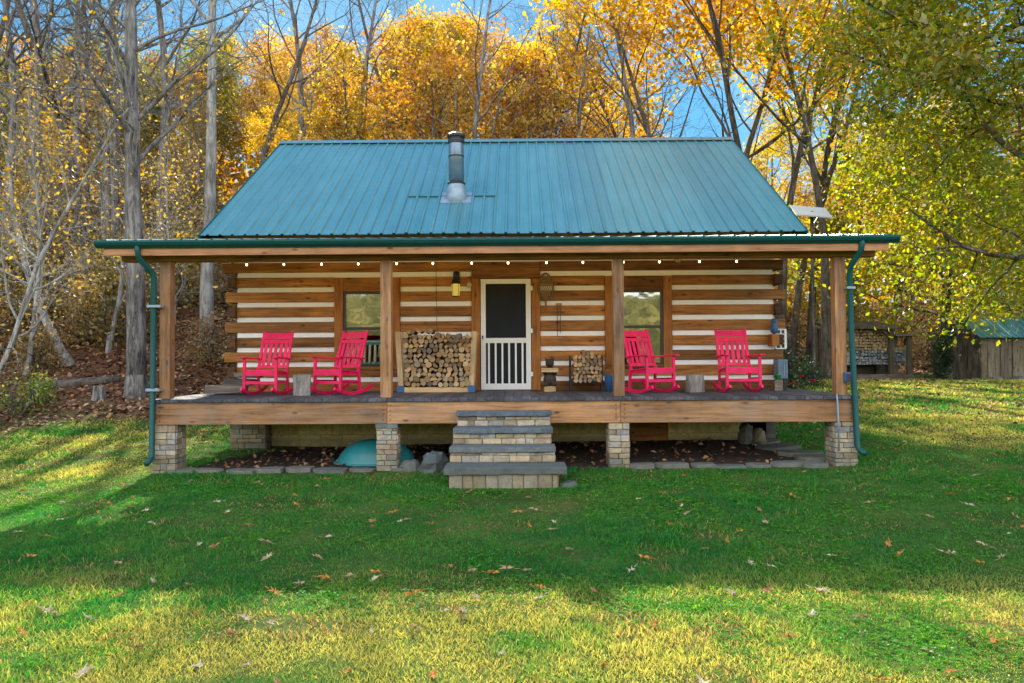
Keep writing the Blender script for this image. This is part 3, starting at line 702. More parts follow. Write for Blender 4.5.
def ribbed(x0, x1, a, b, pitch=.2286, lift=0.0, x_ref=0.0):
    """ribbed metal sheet from edge a=(y,z) to edge b"""
    dy, dz = b[0] - a[0], b[1] - a[1]; L = math.hypot(dy, dz); nrm = Vector((0, -dz / L, dy / L))
    prof = []
    k0 = math.floor((x0 - x_ref) / pitch); k1 = math.ceil((x1 - x_ref) / pitch)
    for k in range(k0, k1 + 1):
        c = x_ref + k * pitch
        for o, h in ((-.034, 0), (-.014, .028), (.014, .028), (.034, 0), (.080, 0), (.086, .004), (.098, .004), (.104, 0), (.13, 0), (.136, .004), (.148, .004), (.154, 0)):
            xx = c + o
            if x0 <= xx <= x1: prof.append((xx, h))
    prof = [(x0, 0)] + prof + [(x1, 0)]
    vs = []; ns = 2
    for t in range(ns):
        base = Vector((0, a[0] + dy * t / (ns - 1), a[1] + dz * t / (ns - 1)))
        for xx, h in prof: vs.append(base + Vector((xx, 0, 0)) + nrm * (h + lift))
    n = len(prof)
    # thin lower skin so that the sheet has a visible edge
    vs += [p - nrm * .004 for p in vs[:]]
    fs = [(i, i + 1, n + i + 1, n + i) for i in range(n - 1)] + [(2 * n + i, 3 * n + i, 3 * n + i + 1, 2 * n + i + 1) for i in range(n - 1)] + [(i + 1, i, 2 * n + i, 2 * n + i + 1) for i in range(n - 1)]
    return vs, fs
RA = (13.42, 3.905); RB = (18.1, 7.0); RC = (22.8, 3.905)
rf = MB().add(*ribbed(MX0, MX1, RA, RB)); rf.add(*[([(x, 36.2 - y, z) for x, y, z in ribbed(MX0, MX1, RA, RB)[0]]), [f[::-1] for f in ribbed(MX0, MX1, RA, RB)[1]]])
main = rf.build('main_roof', M['roof'], cab)
# repair panel around the flue
def on_roof(y): return RA[1] + (y - RA[0]) * (RB[1] - RA[1]) / (RB[0] - RA[0])
MB().add(*ribbed(-2.23, -.46, RA, (14.93, on_roof(14.93)), lift=.012)).build('flue_panel', M['roof'], main)
MB().bar((-2.24, 14.92, on_roof(14.92) + .03), (-.45, 14.92, on_roof(14.92) + .03), .03, .02).build('lap_shadow', M['gutter'], main)  # dark strip added as the shadow line along the panel's upper edge
rc = MB(); 
rc.add([(MX0 - .02, 17.92, 6.93), (MX1 + .02, 17.92, 6.93), (MX1 + .02, 18.1, 7.055), (MX0 - .02, 18.1, 7.055), (MX0 - .02, 18.28, 6.93), (MX1 + .02, 18.28, 6.93)], [(0, 1, 2, 3), (3, 2, 5, 4)])
rc.build('ridge_cap', plain('ridge_metal', (.10, .20, .21), .3, .6), main)
for sx in (MX0, MX1):
    rk = MB().bar((sx, RA[0], RA[1] - .05), (sx, RB[0], RB[1] - .05), .03, .12).bar((sx, RC[0], RC[1] - .05), (sx, RB[0], RB[1] - .052), .028, .12); rk.build('rake_trim', M['gutter'], main)
MB().add([(MX0, RA[0] + .05, RA[1] - .09), (MX1, RA[0] + .05, RA[1] - .09), (MX1, 18.1, 6.9), (MX0, 18.1, 6.9), (MX1, RC[0] - .05, RC[1] - .09), (MX0, RC[0] - .05, RC[1] - .09)], [(3, 2, 1, 0), (5, 4, 2, 3)]).build('roof_deck', M['ceil'], main)
pr = MB().add(*ribbed(RX0, RX1, E0, (13.6, E0[1] + 2.72 * SL))).build('porch_roof', M['roof'], cab)
# gutter: K profile extruded
def gutter_mb(x0, x1):
    prof = [(10.97, 3.40), (10.97, 3.30), (10.90, 3.295), (10.875, 3.32), (10.85, 3.335), (10.83, 3.375), (10.83, 3.398), (10.84, 3.406), (10.85, 3.398), (10.85, 3.38), (10.87, 3.34), (10.90, 3.31), (10.96, 3.312), (10.96, 3.40)]
    n = len(prof); vs = [(x, y, z) for x in (x0, x1) for y, z in prof]
    fs = [(i, (i + 1) % n, n + (i + 1) % n, n + i) for i in range(n)]
    g = MB().add(vs, fs)
    for x in (x0, x1): g.add([(x, y, z) for y, z in prof[:7]], [tuple(range(7))])
    return g
gutter_mb(RX0 + .0, RX1 - .0).build('gutter', M['gutter'], cab)
def downspout(us, straps):
    pts = [Vector(p) for p in us]
    d = MB(); d.tube(pts, [.043] * len(pts), 10)
    o = d.build('downspout', M['gutter'], cab, smooth=True)
    for p in straps: MB().box(p[0] - .07, p[0] + .14 * p[3], p[1] - .06, p[1] + .055, p[2] - .018, p[2] + .018).build('strap', M['galv'], o)
def P(u, v, y): return at(u, v + (U0 - u) * .0061 * -1, y)
zl = tz(-5.6, 11.1)
downspout([at(135, 241, 10.9), at(135, 248, 10.9), at(136, 254, 10.92), at(149, 269, 11.1), at(151.5, 275, 11.14), at(151.5, 330, 11.14), at(150.5, 454, 11.14), at(149, 458, 11.1), at(145, 462, 11.0)],
          [(X(151, 11.14), 11.14, zv(304, 11.14), 1), (X(150.5, 11.14), 11.14, zv(388, 11.14), 1)])
downspout([at(862, 241, 10.9), at(862, 247, 10.9), at(861, 252, 10.92), at(850, 269, 11.1), at(849.5, 276, 11.14), at(850, 330, 11.14), at(854, 447, 11.14), at(857, 452, 11.1), at(862, 455, 11.0)],
          [(X(849.5, 11.14), 11.14, zv(290, 11.14), .4)])
# outlet box and conduit on the right post
ob = at(845, 379, 11.2)
bx_ = MB().box(ob.x - .05, ob.x + .05, 11.13, 11.218, ob.z - .075, ob.z + .075); o = bx_.build('outlet_box', M['blue'], cab, bevel=.008)
MB().box(ob.x - .04, ob.x + .04, 11.118, 11.129, ob.z - .06, ob.z + .055).build('outlet_cover', M['dark'], o, bevel=.004)
MB().tube([at(834.5, 396, 11.17), at(835, 400, 11.15), at(836, 424, 11.15), at(836, 452, 11.17)], .014, 8).build('conduit', M['galv'], cab, smooth=True)
# stove pipe
fy = 14.85; fx = X(457, fy); fz = on_roof(14.6)
fl = MB(); 
fl.lathe((fx, fy, on_roof(fy)), [(.21, -.2), (.21, .08), (.165, .28), (.165, .30)], 20)
pp = fl.build('stove_pipe', M['galv'], cab, smooth=True)
MB().bar((fx, 14.62, on_roof(14.62) + .025), (fx, 15.1, on_roof(15.1) + .025), .62, .02, up=(0, -.66, 1)).build('flashing', M['galv'], pp)
MB().lathe((fx, fy, 0), [(.155, on_roof(fy) + .28), (.155, 6.0), (.15, 6.02)], 20).build('flue', M['pipe'], pp, smooth=True)
MB().lathe((fx, fy, 0), [(.178, on_roof(fy) + .30), (.182, on_roof(fy) + .33), (.157, on_roof(fy) + .345)], 20).build('storm_collar', M['dark'], pp)
MB().lathe((fx, fy, 0), [(.159, 5.70), (.162, 5.715), (.159, 5.73)], 20).build('seam_band', M['dark'], pp)
MB().lathe((fx, fy, 0), [(.165, 5.98), (.17, 6.0), (.17, 6.06), (.15, 6.07), (.15, 6.10), (.185, 6.11), (.185, 6.16), (.12, 6.2), (.02, 6.21)], 20).build('chimney_cap', M['dark'], pp, smooth=False)

# ------------------------------------------------------------------ stone steps
st = thing('stone_steps', 'stone front steps with four bluestone treads leading up to the porch', 'steps', (-.22, 10.3, tz(-.2, 10)))
tr = [(455.6, 551, 411, 11.0), (452.6, 552.4, 428, 10.7), (448.5, 555, 447, 10.37), (443, 566, 467, 9.95)]
rl = [(457, 549.5), (453, 550.5), (449.5, 554), (448.5, 557)]
for i, ((ua, ub, v, y), (ra_, rb_)) in enumerate(zip(tr, rl)):
    zt = at(0, v, y).z; yb2 = tr[i - 1][3] + .1 if i else 11.19
    th = .075 if i < 3 else .10
    n = 10; xa, xb = X(ua, y), X(ub, y)
    vs = []; fs = []
    for k in range(n + 1):      # split-faced slab with a rough front edge
        x = xa + (xb - xa) * k / n; j = random.uniform(-.014, .014)
        vs += [(x, y + j, zt + random.uniform(-.004, .003)), (x, y + j + random.uniform(-.01, .014), zt - th + random.uniform(-.006, .006)), (x, yb2, zt - th), (x, yb2, zt)]
    for k in range(n):
        a = k * 4; b = a + 4
        fs += [(a, b, b + 3, a + 3), (a + 1, b + 1, b, a), (a + 2, b + 2, b + 1, a + 1), (a + 3, b + 3, b + 2, a + 2)]
    fs += [(0, 3, 2, 1), (n * 4, n * 4 + 1, n * 4 + 2, n * 4 + 3)]
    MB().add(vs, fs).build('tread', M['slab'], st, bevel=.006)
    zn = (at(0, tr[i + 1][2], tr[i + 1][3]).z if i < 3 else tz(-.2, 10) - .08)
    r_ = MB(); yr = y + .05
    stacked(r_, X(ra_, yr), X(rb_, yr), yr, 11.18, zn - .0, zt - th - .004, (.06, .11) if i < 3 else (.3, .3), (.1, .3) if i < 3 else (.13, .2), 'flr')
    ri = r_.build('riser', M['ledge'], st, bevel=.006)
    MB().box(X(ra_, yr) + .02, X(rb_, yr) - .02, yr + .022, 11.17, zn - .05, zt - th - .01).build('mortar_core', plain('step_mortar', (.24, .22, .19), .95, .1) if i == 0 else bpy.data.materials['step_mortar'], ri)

# flagstones and loose rocks
def slab(name, cx, cy, w, d, h, rz, mat, sink=.03, n=9, rough=.12):
    vs = []
    for lvl in (0, 1):
        for k in range(n):
            t = 2 * math.pi * k / n
            f = 1 / max(abs(math.cos(t)), abs(math.sin(t))) ** .8
            random.seed(hash((round(cx * 100), round(cy * 100), k)) & 0xffff)
            j = 1 + random.uniform(-rough, rough)
            vs.append(Vector((math.cos(t) * w / 2 * f * j * (.96 if lvl else 1), math.sin(t) * d / 2 * f * j * (.96 if lvl else 1), h if lvl else -.1)))
    fs = [tuple(range(n, 2 * n)), tuple(range(n - 1, -1, -1))] + [(k, (k + 1) % n, n + (k + 1) % n, n + k) for k in range(n)]
    m = MB().add(vs, fs, rnd=random.random())
    o = m.build(name, mat, bevel=.008); o.location = (cx, cy, tz(cx, cy) - sink + 0.01); o.rotation_euler = (random.uniform(-.03, .03), random.uniform(-.03, .03), rz); return o
fl_u = [180, 207, 240, 268, 300, 330, 362, 405, 640, 668, 700, 727, 755, 783, 812]
for k, u in enumerate(fl_u):
    y = 11.28 + .05 * math.sin(k * 2.1)
    tag(slab('flagstone', X(u, y), y, .46 + .07 * math.sin(k * 3), .30, .065 + .015 * math.sin(k * 5), .05 * math.sin(k), M['flag']), 'flat grey flagstone in the edging row below the porch front', 'flagstone', 'flagstones edging the porch front')
for k, (u, v, y) in enumerate(((795, 440, 12.2), (775, 436, 12.8), (812, 447, 11.8), (762, 430, 13.3))):
    tag(slab('flagstone', X(u, y), y, .75, .5, .07, .3 * k, M['flag']), 'flat pale flagstone in the path under the right end of the porch', 'flagstone', 'flagstones of the path under the porch')
def rock(label, cx, cy, w, d, h, mat, seed):
    rr = random.Random(seed); b = MB(); vs = []; n = 10
    for i in range(6):
        ph = math.pi * (i / 5) * .5
        for k in range(n):
            t = 2 * math.pi * k / n; j = rr.uniform(.8, 1.12)
            vs.append((math.cos(t) * math.cos(ph) ** .5 * w / 2 * j, math.sin(t) * math.cos(ph) ** .5 * d / 2 * j, -.05 + (h + .05) * math.sin(ph) * rr.uniform(.9, 1.05)))
    fs = [(i * n + k, i * n + (k + 1) % n, (i + 1) * n + (k + 1) % n, (i + 1) * n + k) for i in range(5) for k in range(n)] + [tuple(range(n - 1, -1, -1))]
    o = b.add(vs, fs, rnd=rr.random()).build('rock', mat); o.location = (cx, cy, tz(cx, cy) - .01); o.rotation_euler = (0, 0, rr.uniform(0, 3))
    return tag(o, label, 'rock')
rock('blue grey rock against the left side of the steps', X(434, 11.2), 11.2, .42, .5, .30, M['slab'], 1)
rock('low pale rock between the teal dome and the steps', X(410, 11.3), 11.3, .38, .35, .16, M['flag'], 2)
rock('flat bluish stone at the foot of the steps on the right', X(568, 10.1), 10.1, .32, .3, .07, M['slab'], 3)
rock('squared dark stone at the right end of the foundation', X(744, 13.3), 13.3, .35, .3, .38, M['flag'], 4)
rock('small pale stone beside the right end of the foundation', X(757, 13.2), 13.2, .25, .25, .3, M['ledge'], 5)
# teal dome under the porch
td = thing('plastic_tub', 'overturned teal plastic tub lying under the porch floor', 'tub', (X(376, 12.0), 12.0, tz(-2.3, 12) - .02))
prof = [(.66, -.05), (.67, 0), (.65, .03), (.58, .17), (.47, .29), (.3, .375), (.12, .41), (.01, .415)]
d = MB().lathe((0, 0, 0), [(r, z * .95) for r, z in prof], 28, T=Matrix.Diagonal((1, .62, 1))); d.build('shell', M['teal'], td, smooth=True, local=True)
d = MB().lathe((0, 0, 0), [(.67, .0), (.70, .005), (.70, .028), (.66, .032)], 28, T=Matrix.Diagonal((1, .62, 1))); d.build('rim', M['teal'], td, smooth=True, local=True)

# ------------------------------------------------------------------ rocking chairs
def make_chair():
    t = thing('rocking_chair', '', 'chair', (0, 0, 0), 0, 'red rocking chairs on the porch')
    r = M['red']
    for s in (-1, 1):
        m = MB(); pts = []
        for k in range(13):
            y = -.40 + .98 * k / 12; z = .024 + ((y - .05) ** 2) / 2.3; pts.append(Vector((s * .265, y, z)))
        for a, b in zip(pts[:-1], pts[1:]): m.bar(a - (b - a) * .06, b + (b - a) * .06, .036, .05)
        m.build('rocker', r, t, local=True)
        MB().bar((s * .275, -.27, .06), (s * .275, -.26, .62), .046, .046).build('leg', r, t, bevel=.006, local=True)
        MB().bar((s * .262, .24, .05), (s * .262, .20, .46), .04, .046).build('leg', r, t, bevel=.006, local=True)
        m = MB(); m.bar((s * .29, -.36, .632), (s * .29, -.02, .622), .095, .026); m.bar((s * .29, -.02, .622), (s * .275, .34, .605), .075, .026); m.build('armrest', r, t, bevel=.008, local=True)
        MB().bar((s * .268, -.25, .24), (s * .262, .22, .22), .025, .036).build('stretcher', r, t, local=True)
    MB().bar((-.262, -.265, .21), (.262, -.265, .21), .03, .05).build('stretcher', r, t, bevel=.004, local=True)
    MB().bar((-.25, .22, .2), (.25, .22, .2), .025, .04).build('stretcher', r, t, local=True)
    m = MB()
    for k in range(6):
        y = -.27 + k * .088; z = .425 - k * .007; m.box(-.27, .27, y, y + .078, z - .022, z)
    m.box(-.252, .252, -.285, -.262, .325, .412); m.box(-.252, -.23, -.26, .2, .33, .39); m.box(.23, .252, -.26, .2, .33, .39)
    m.build('seat', r, t, bevel=.005, local=True)
    m = MB(); B = lambda z: .20 + (z - .40) * .36       # lean of the back
    for s in (-1, 1): m.bar((s * .255, B(.36), .36), (s * .255, B(1.09), 1.09), .05, .03, up=(0, 1, .3))
    def rail(z0, z1, th): m.add([(x, B(z) + o, z) for x in (-.23, .23) for z in (z0, z1) for o in (-th / 2, th / 2)], [(0, 1, 3, 2), (4, 6, 7, 5), (0, 4, 5, 1), (2, 3, 7, 6), (0, 2, 6, 4), (1, 5, 7, 3)])
    rail(.955, 1.065, .026); rail(.875, .935, .03); rail(.45, .50, .03)
    for k in range(5):
        x = -.23 + .46 * (k + .5) / 5; w = .029
        m.add([(x + a * w, B(z) + o, z) for a in (-1, 1) for z in (.50, .876) for o in (-.008, .008)], [(0, 1, 3, 2), (4, 6, 7, 5), (0, 4, 5, 1), (2, 3, 7, 6), (0, 2, 6, 4), (1, 5, 7, 3)])
    m.build('backrest', r, t, bevel=.005, local=True)
    return t
ch = make_chair()
spots = [(266.5, 12.42, -6, 'red rocking chair nearest the left porch post, facing the lawn'),
         (338, 12.42, -27, 'red rocking chair in front of the left window, angled toward the left'),
         (650, 12.45, 27, 'red rocking chair in front of the right window, angled toward the right'),
         (737.5, 12.55, 1, 'red rocking chair at the right end of the porch, set square to the front')]
for i, (u, y, a, l) in enumerate(spots):
    p = (X(u, y), y, ZD + .001)
    if i == 0: ch.location = p; ch.rotation_euler.z = R(a); ch['label'] = l
    else: dup(ch, p, R(a), l)

# ------------------------------------------------------------------ porch things
def log_upright(u, y, r, h, label, tilt, seed):
    random.seed(seed)
    t = thing('log_stump', label, 'stump', (X(u, y), y, ZD + .002), tilt)
    n = 18; vs = []; rr = [r * random.uniform(.88, 1.1) for _ in range(n)]
    for l in range(6):
        for k in range(n):
            q = 2 * math.pi * k / n; w = rr[k] * random.uniform(.96, 1.05)
            vs.append((w * math.cos(q), w * math.sin(q), h * l / 5))
    MB().add(vs, [(l * n + k, l * n + (k + 1) % n, (l + 1) * n + (k + 1) % n, (l + 1) * n + k) for l in range(5) for k in range(n)] + [tuple(range(n - 1, -1, -1))]).build('bark', M['palebark'], t, local=True)
    MB().add([(rr[k] * .97 * math.cos(2 * math.pi * k / n), rr[k] * .97 * math.sin(2 * math.pi * k / n), h + .003) for k in range(n)], [tuple(range(n))]).build('cut_top', M['wend'], t, local=True)
log_upright(302, 12.15, .135, .345, 'upright log stump between the two left rocking chairs', 0, 3)
log_upright(694, 12.6, .145, .30, 'upright log stump between the two right rocking chairs', 1, 4)
# stack of weathered slabs at the left end of the porch
for k, (x, y, z, l, w, h, a, lab) in enumerate(((-5.02, 12.6, 0, .62, .3, .13, .05, 'weathered split timber at the bottom left of the pile beside the leftmost chair'), (-4.86, 12.75, .135, .5, .26, .11, -.12, 'weathered split timber in the middle of the pile beside the leftmost chair'), (-4.74, 12.85, .25, .45, .24, .09, .1, 'weathered split timber on top of the pile beside the leftmost chair'))):
    o = MB().box(-l / 2, l / 2, -w / 2, w / 2, 0, h, .022).build('split_timber', M['greyx'], bevel=.012)
    o.location = (x, y, ZD + z + .024); o.rotation_euler = (0, 0, a); tag(o, lab, 'timber', 'timbers piled at the left end of the porch')

# firewood
def fire_protos():
    out = []
    for k in range(10):
        random.seed(100 + k); kind = k % 5
        if kind < 2: n = 9; pts = [(math.cos(2 * math.pi * i / n) * random.uniform(.85, 1.1), math.sin(2 * math.pi * i / n) * random.uniform(.85, 1.1)) for i in range(n)]; bk_ = [1] * n
        elif kind < 4: pts = [(0, -.8)] + [(1.15 * math.cos(R(25 + 26 * i)) * random.uniform(.9, 1.05), -.7 + 1.7 * math.sin(R(25 + 26 * i)) * random.uniform(.9, 1.05)) for i in range(6)]; n = 7; bk_ = [0] + [1] * 5 + [0]
        else: pts = [(math.cos(R(180 * i / 6)) * 1.1, -.45 + 1.25 * math.sin(R(180 * i / 6)) * random.uniform(.9, 1.05)) for i in range(7)]; n = 7; bk_ = [1] * 6 + [0]
        b = MB(); vs = [(x, 0, z) for x, z in pts] + [(x * random.uniform(.92, 1.04), 1, z * random.uniform(.92, 1.04)) for x, z in pts]
        b.add(vs, [tuple(range(n)), tuple(range(2 * n - 1, n - 1, -1))], 1)
        o_ = len(b.v)
        for i in range(n):
            j = (i + 1) % n; b.add([vs[i], vs[n + i], vs[n + j], vs[j]], [(0, 1, 2, 3)], 0 if bk_[i] else 1)
        out.append(b.build('firewood_log', [M['wbark'], M['wend']]))
    return out
FW = fire_protos(); fw_used = set()
def put_log(x, y, z, r, length, label, group, tilt=0):
    k = random.randrange(10); p = FW[k]
    o = p if k not in fw_used else p.copy()
    if k in fw_used: COL.objects.link(o)
    fw_used.add(k)
    o.location = (x, y, z); o.scale = (r, length, r); o.rotation_euler = (random.uniform(-.03, .03), random.uniform(0, 6.28), random.uniform(-.05, .05)); tag(o, label, 'firewood', group)
def fill(x0a, x1a, x0b, x1b, z0, ztop, y, rmin, rmax, length, label, group, seed):
    """pack logs in rows between two slanting sides; ztop(x) is the ragged top of the stack"""
    random.seed(seed); z = z0; row = 0
    while z < z0 + 3:
        f = min(1, max(0, (z - z0) / 1.1)); xa = x0a + (x0b - x0a) * f; xb = x1a + (x1b - x1a) * f
        x = xa + random.uniform(0, rmin); rm_ = 0; any_ = False
        while x < xb - rmin * .6:
            r = random.uniform(rmin, rmax); cx = x + r
            if z + r * .7 < ztop(cx):
                put_log(min(cx, xb - r * .6), y + random.uniform(-.035, .03), z + r + random.uniform(-.012, .012), r * .98, length, label, group); any_ = True
            x += 2 * r * .93; rm_ += 1
        z += (rmin + rmax) * .86; row += 1
        if not any_: break
yr_ = 12.9
rk = thing('firewood_rack', 'wooden rack with leaning pale uprights holding the large firewood stack', 'rack', (X(435, yr_), yr_, ZD))
for (ut, ub_) in ((397.5, 400.5), (474.5, 471)):
    for yy in (yr_ + .02, yr_ + .36):
        MB().bar((X(ub_, yr_), yy, zv(386, yr_)), (X(ut, yr_), yy, zv(331, yr_)), .095, .045, up=(0, 1, 0)).build('upright', M['pine'], rk, bevel=.004)
    MB().box(X(ub_, yr_) - .06, X(ub_, yr_) + .06, yr_ - .02, yr_ + .42, ZD + .003, zv(385, yr_)).build('bracket', M['blue'], rk, bevel=.004)
MB().box(X(403, yr_), X(468, yr_), yr_ - .005, yr_ + .035, ZD + .004, ZD + .095).box(X(403, yr_), X(468, yr_), yr_ + .34, yr_ + .38, ZD + .004, ZD + .095).build('base_rail', M['pinex'], rk, bevel=.004)
xL, xR = X(403, yr_), X(469, yr_)
top = lambda x: np.interp((x - xL) / (xR - xL), [0, .1, .22, .45, .5, .75, .95, 1], [zv(336, yr_), zv(331, yr_), zv(328, yr_), zv(330, yr_), zv(335, yr_), zv(336, yr_), zv(335, yr_), zv(337, yr_)])
fill(xL, xR, X(400.5, yr_), X(471, yr_), ZD + .10, top, yr_ - .02, .036, .062, .40, 'split firewood log in the large stack left of the screen door', 'firewood in the large rack', 5)
# small black log rack
ys_ = 13.0; x0, x1 = X(570.5, ys_), X(602, ys_); zt1, zt0 = zv(357, ys_), zv(382, ys_)
sr = thing('log_holder', 'small black metal log holder standing right of the door', 'log holder', ((x0 + x1) / 2, ys_, ZD))
for x in (x0, x1):
    for yy in (ys_, ys_ + .28): MB().tube([(x, yy, ZD + .003), (x, yy, zt1 + .02)], .013, 8).build('leg', M['dark'], sr)
    MB().tube([(x, ys_, zt1), (x, ys_ + .28, zt1)], .010, 6).build('end_bar', M['dark'], sr)
for zz in (zt0 - .03,): MB().tube([(x0, ys_, zz), (x1, ys_, zz)], .012, 8).tube([(x0, ys_ + .28, zz), (x1, ys_ + .28, zz)], .012, 8).tube([(x0, ys_ + .14, zz), (x1, ys_ + .14, zz)], .012, 8).build('shelf', M['dark'], sr)
fill(x0 + .02, x1 - .02, x0 + .02, x1 - .02, zt0 - .015, lambda x: zt1 + .01 + .05 * math.sin((x - x0) * 5), ys_ - .04, .030, .05, .36, 'split firewood log in the small black metal holder', 'firewood in the small holder', 6)

# carved bear
bz = ZD + .003; by = 12.95; bxx = X(549.5, by)
br_ = thing('bear_carving', 'dark carved wooden bear holding a plank beside the screen door', 'carving', (bxx, by, bz))
MB().box(-.10, .10, -.09, .09, 0, .10, .006).build('base', M['pinex'], br_, bevel=.01, local=True)
import bmesh
bm = bmesh.new()
def blob(c, r, s=(1, 1, 1)):
    bmesh.ops.create_icosphere(bm, subdivisions=3, radius=1, matrix=Matrix.Translation(c) @ Matrix.Diagonal((r * s[0], r * s[1], r * s[2], 1)))
blob((0, 0, .21), .115, (1, .9, 1.15)); blob((0, .0, .34), .10, (1, .85, 1)); blob((0, -.02, .50), .078); blob((0, -.095, .485), .038, (1, 1.1, .8))
for s in (-1, 1):
    blob((s * .058, .0, .567), .026); blob((s * .075, -.06, .135), .048, (.9, 1.3, .9)); blob((s * .095, -.05, .33), .036, (.9, 1.4, 1)); blob((s * .07, -.10, .36), .03)
me = bpy.data.meshes.new('body'); bm.to_mesh(me); bm.free(); me.materials.append(M['bear'])
bo = bpy.data.objects.new('body', me); COL.objects.link(bo); bo.parent = br_
rm_ = bo.modifiers.new('remesh', 'REMESH'); rm_.mode = 'VOXEL'; rm_.voxel_size = .009; rm_.use_smooth_shade = True
MB().box(-.15, .145, -.155, -.13, .345, .42, .004).build('plank', M['pinex'], br_, bevel=.004, local=True)

# snowshoe on the wall
sy = YW - .045
ss = thing('snowshoe', 'old wooden snowshoe hanging on the log wall right of the door', 'snowshoe', (X(546, sy), sy, zv(311, sy)))
c = at(546, 287, sy); rw = .135; rh = .25
loop = [Vector((c.x + rw * math.sin(2 * math.pi * k / 28) * (1 - .18 * math.cos(2 * math.pi * k / 28 + math.pi) * -1), sy, c.z + rh * math.cos(2 * math.pi * k / 28))) for k in range(29)]
MB().tube(loop, .017, 6).build('frame', plain('snowshoe_wood', (.16, .12, .05), .6), ss, smooth=True)
MB().bar((c.x, sy, c.z - rh + .01), (c.x, sy, zv(311.5, sy)), .035, .022, up=(0, 1, 0)).bar((c.x - .11, sy, c.z + .04), (c.x + .11, sy, c.z + .04), .022, .018).bar((c.x - .09, sy, c.z - .10), (c.x + .09, sy, c.z - .10), .022, .018).build('tail', M['logz'], ss)
lc = MB()
for k in range(-6, 7):
    for sgn in (1, -1):
        xx = k * .036
        pts = []
        for q in np.linspace(-rh, rh, 15):
            px_ = xx + sgn * q * .5
            if (px_ / rw) ** 2 + (q / rh) ** 2 < .95: pts.append((c.x + px_, sy, c.z + q))
        if len(pts) > 1: lc.tube([pts[0], pts[-1]], .0045, 4)
lc.build('lacing', plain('rawhide', (.28, .24, .13), .7), ss)
# wind chime
wy = YW - .06
wc = thing('wind_chime', 'thin wind chime hanging from a small wooden bar right of the snowshoe', 'wind chime', (X(559, wy), wy, zv(305, wy)))
MB().box(X(556, wy), X(562, wy), wy - .02, wy + .02, zv(306, wy), zv(303.5, wy)).build('bar', M['pinex'], wc)
for u in (557.5, 560.5): MB().tube([at(u, 306, wy), at(u, 337 if u < 559 else 333, wy)], .006, 6).build('tube', M['dark'], wc)
MB().box(X(556.5, wy), X(558.5, wy), wy - .01, wy + .01, zv(324, wy), zv(321, wy)).build('clapper', M['bear'], wc)
# sconce
ly = YW - .06; lx = X(456.5, ly)
sc_ = thing('wall_lantern', 'black wall lantern with amber glass left of the screen door', 'lantern', (lx, ly, zv(296, ly)))
MB().box(lx - .06, lx + .06, ly + .02, ly + .055, zv(284, ly), zv(271, ly)).build('backplate', M['dark'], sc_, bevel=.01)
MB().tube([(lx, ly + .02, zv(273, ly)), (lx, ly - .06, zv(271.5, ly)), (lx, ly - .11, zv(274, ly)), (lx, ly - .11, zv(278, ly))], .012, 8).build('arm', M['dark'], sc_)
MB().lathe((lx, ly - .11, 0), [(.03, zv(277, ly)), (.09, zv(283, ly)), (.10, zv(283.6, ly)), (.085, zv(284, ly))][::-1], 8).build('hood', M['dark'], sc_)
MB().lathe((lx, ly - .11, 0), [(.066, zv(296, ly)), (.075, zv(284.2, ly))], 8).build('glass', M['amber'], sc_)
fr = MB()
for k in range(4):
    a = R(45 + 90 * k); fr.tube([(lx + .076 * math.cos(a), ly - .11 + .076 * math.sin(a), zv(284, ly)), (lx + .068 * math.cos(a), ly - .11 + .068 * math.sin(a), zv(296, ly))], .006, 4)
fr.lathe((lx, ly - .11, 0), [(.07, zv(296.6, ly)), (.072, zv(296, ly))], 8); fr.build('cage', M['dark'], sc_)
o = MB().lathe((0, 0, 0), [(.045, 0), (.045, .015), (.02, .03)], 14, T=Matrix.Rotation(R(90), 3, 'X')).build('doorbell', plain('cream_plastic', (.62, .55, .38), .4)); o.location = (X(469.5, YW - .02), YW - .021, zv(284.5)); tag(o, 'small round cream doorbell between the lantern and the door frame', 'doorbell')
tag(MB().tube([at(436, 256, YW - .05), at(436.4, 300, YW - .05), at(437, 334, YW - .05)], .005, 6).build('cord', M['dark']), 'thin black cord hanging down the wall above the large firewood stack', 'cord')
# string of bulbs
sly = 12.3
sl = thing('string_lights', 'string of small warm bulbs hung under the porch roof', 'string lights', (-.3, sly, 3.25))
us = [245.5, 283, 321, 358, 396.5, 433, 472, 508.5, 547, 583.5, 624, 660, 700, 737]
pts = []
for k, u in enumerate(us):
    p = at(u, 259.5, sly); pts.append(p)
    if k < len(us) - 1: pts.append(at((u + us[k + 1]) / 2, 257.0, sly))
MB().tube(pts, .009, 5).build('cable', M['dark'], sl)
for u in us:
    p = at(u, 259.5, sly); b = MB(); b.ball((p.x, sly, p.z - .052), .017, sc=(1, 1, 1.25), seg=10); bo = b.build('bulb', M['bulb'], sl, smooth=True)
    MB().tube([(p.x, sly, p.z + .005), (p.x, sly, p.z - .032)], .012, 8).build('socket', M['dark'], bo)
    li = bpy.data.lights.new('bulb_light', 'POINT'); li.energy = 4.5; li.color = (1, .68, .30); li.shadow_soft_size = .03
    lo = bpy.data.objects.new('bulb_light', li); COL.objects.link(lo); lo.location = (p.x, sly - .0, p.z - .11); lo.parent = sl; lo.location -= WPOS[sl.name]
# hanging globe
gy = 12.6; gp = at(678.5, 260, gy)
gl = thing('hanging_globe', 'dark olive glass globe hanging under the porch ceiling above the right window', 'globe', gp)
MB().ball(gp, .065).build('ball', M['floatg'], gl, smooth=True); MB().tube([gp + Vector((0, 0, .06)), gp + Vector((0, 0, .3))], .004, 5).build('string', M['dark'], gl)
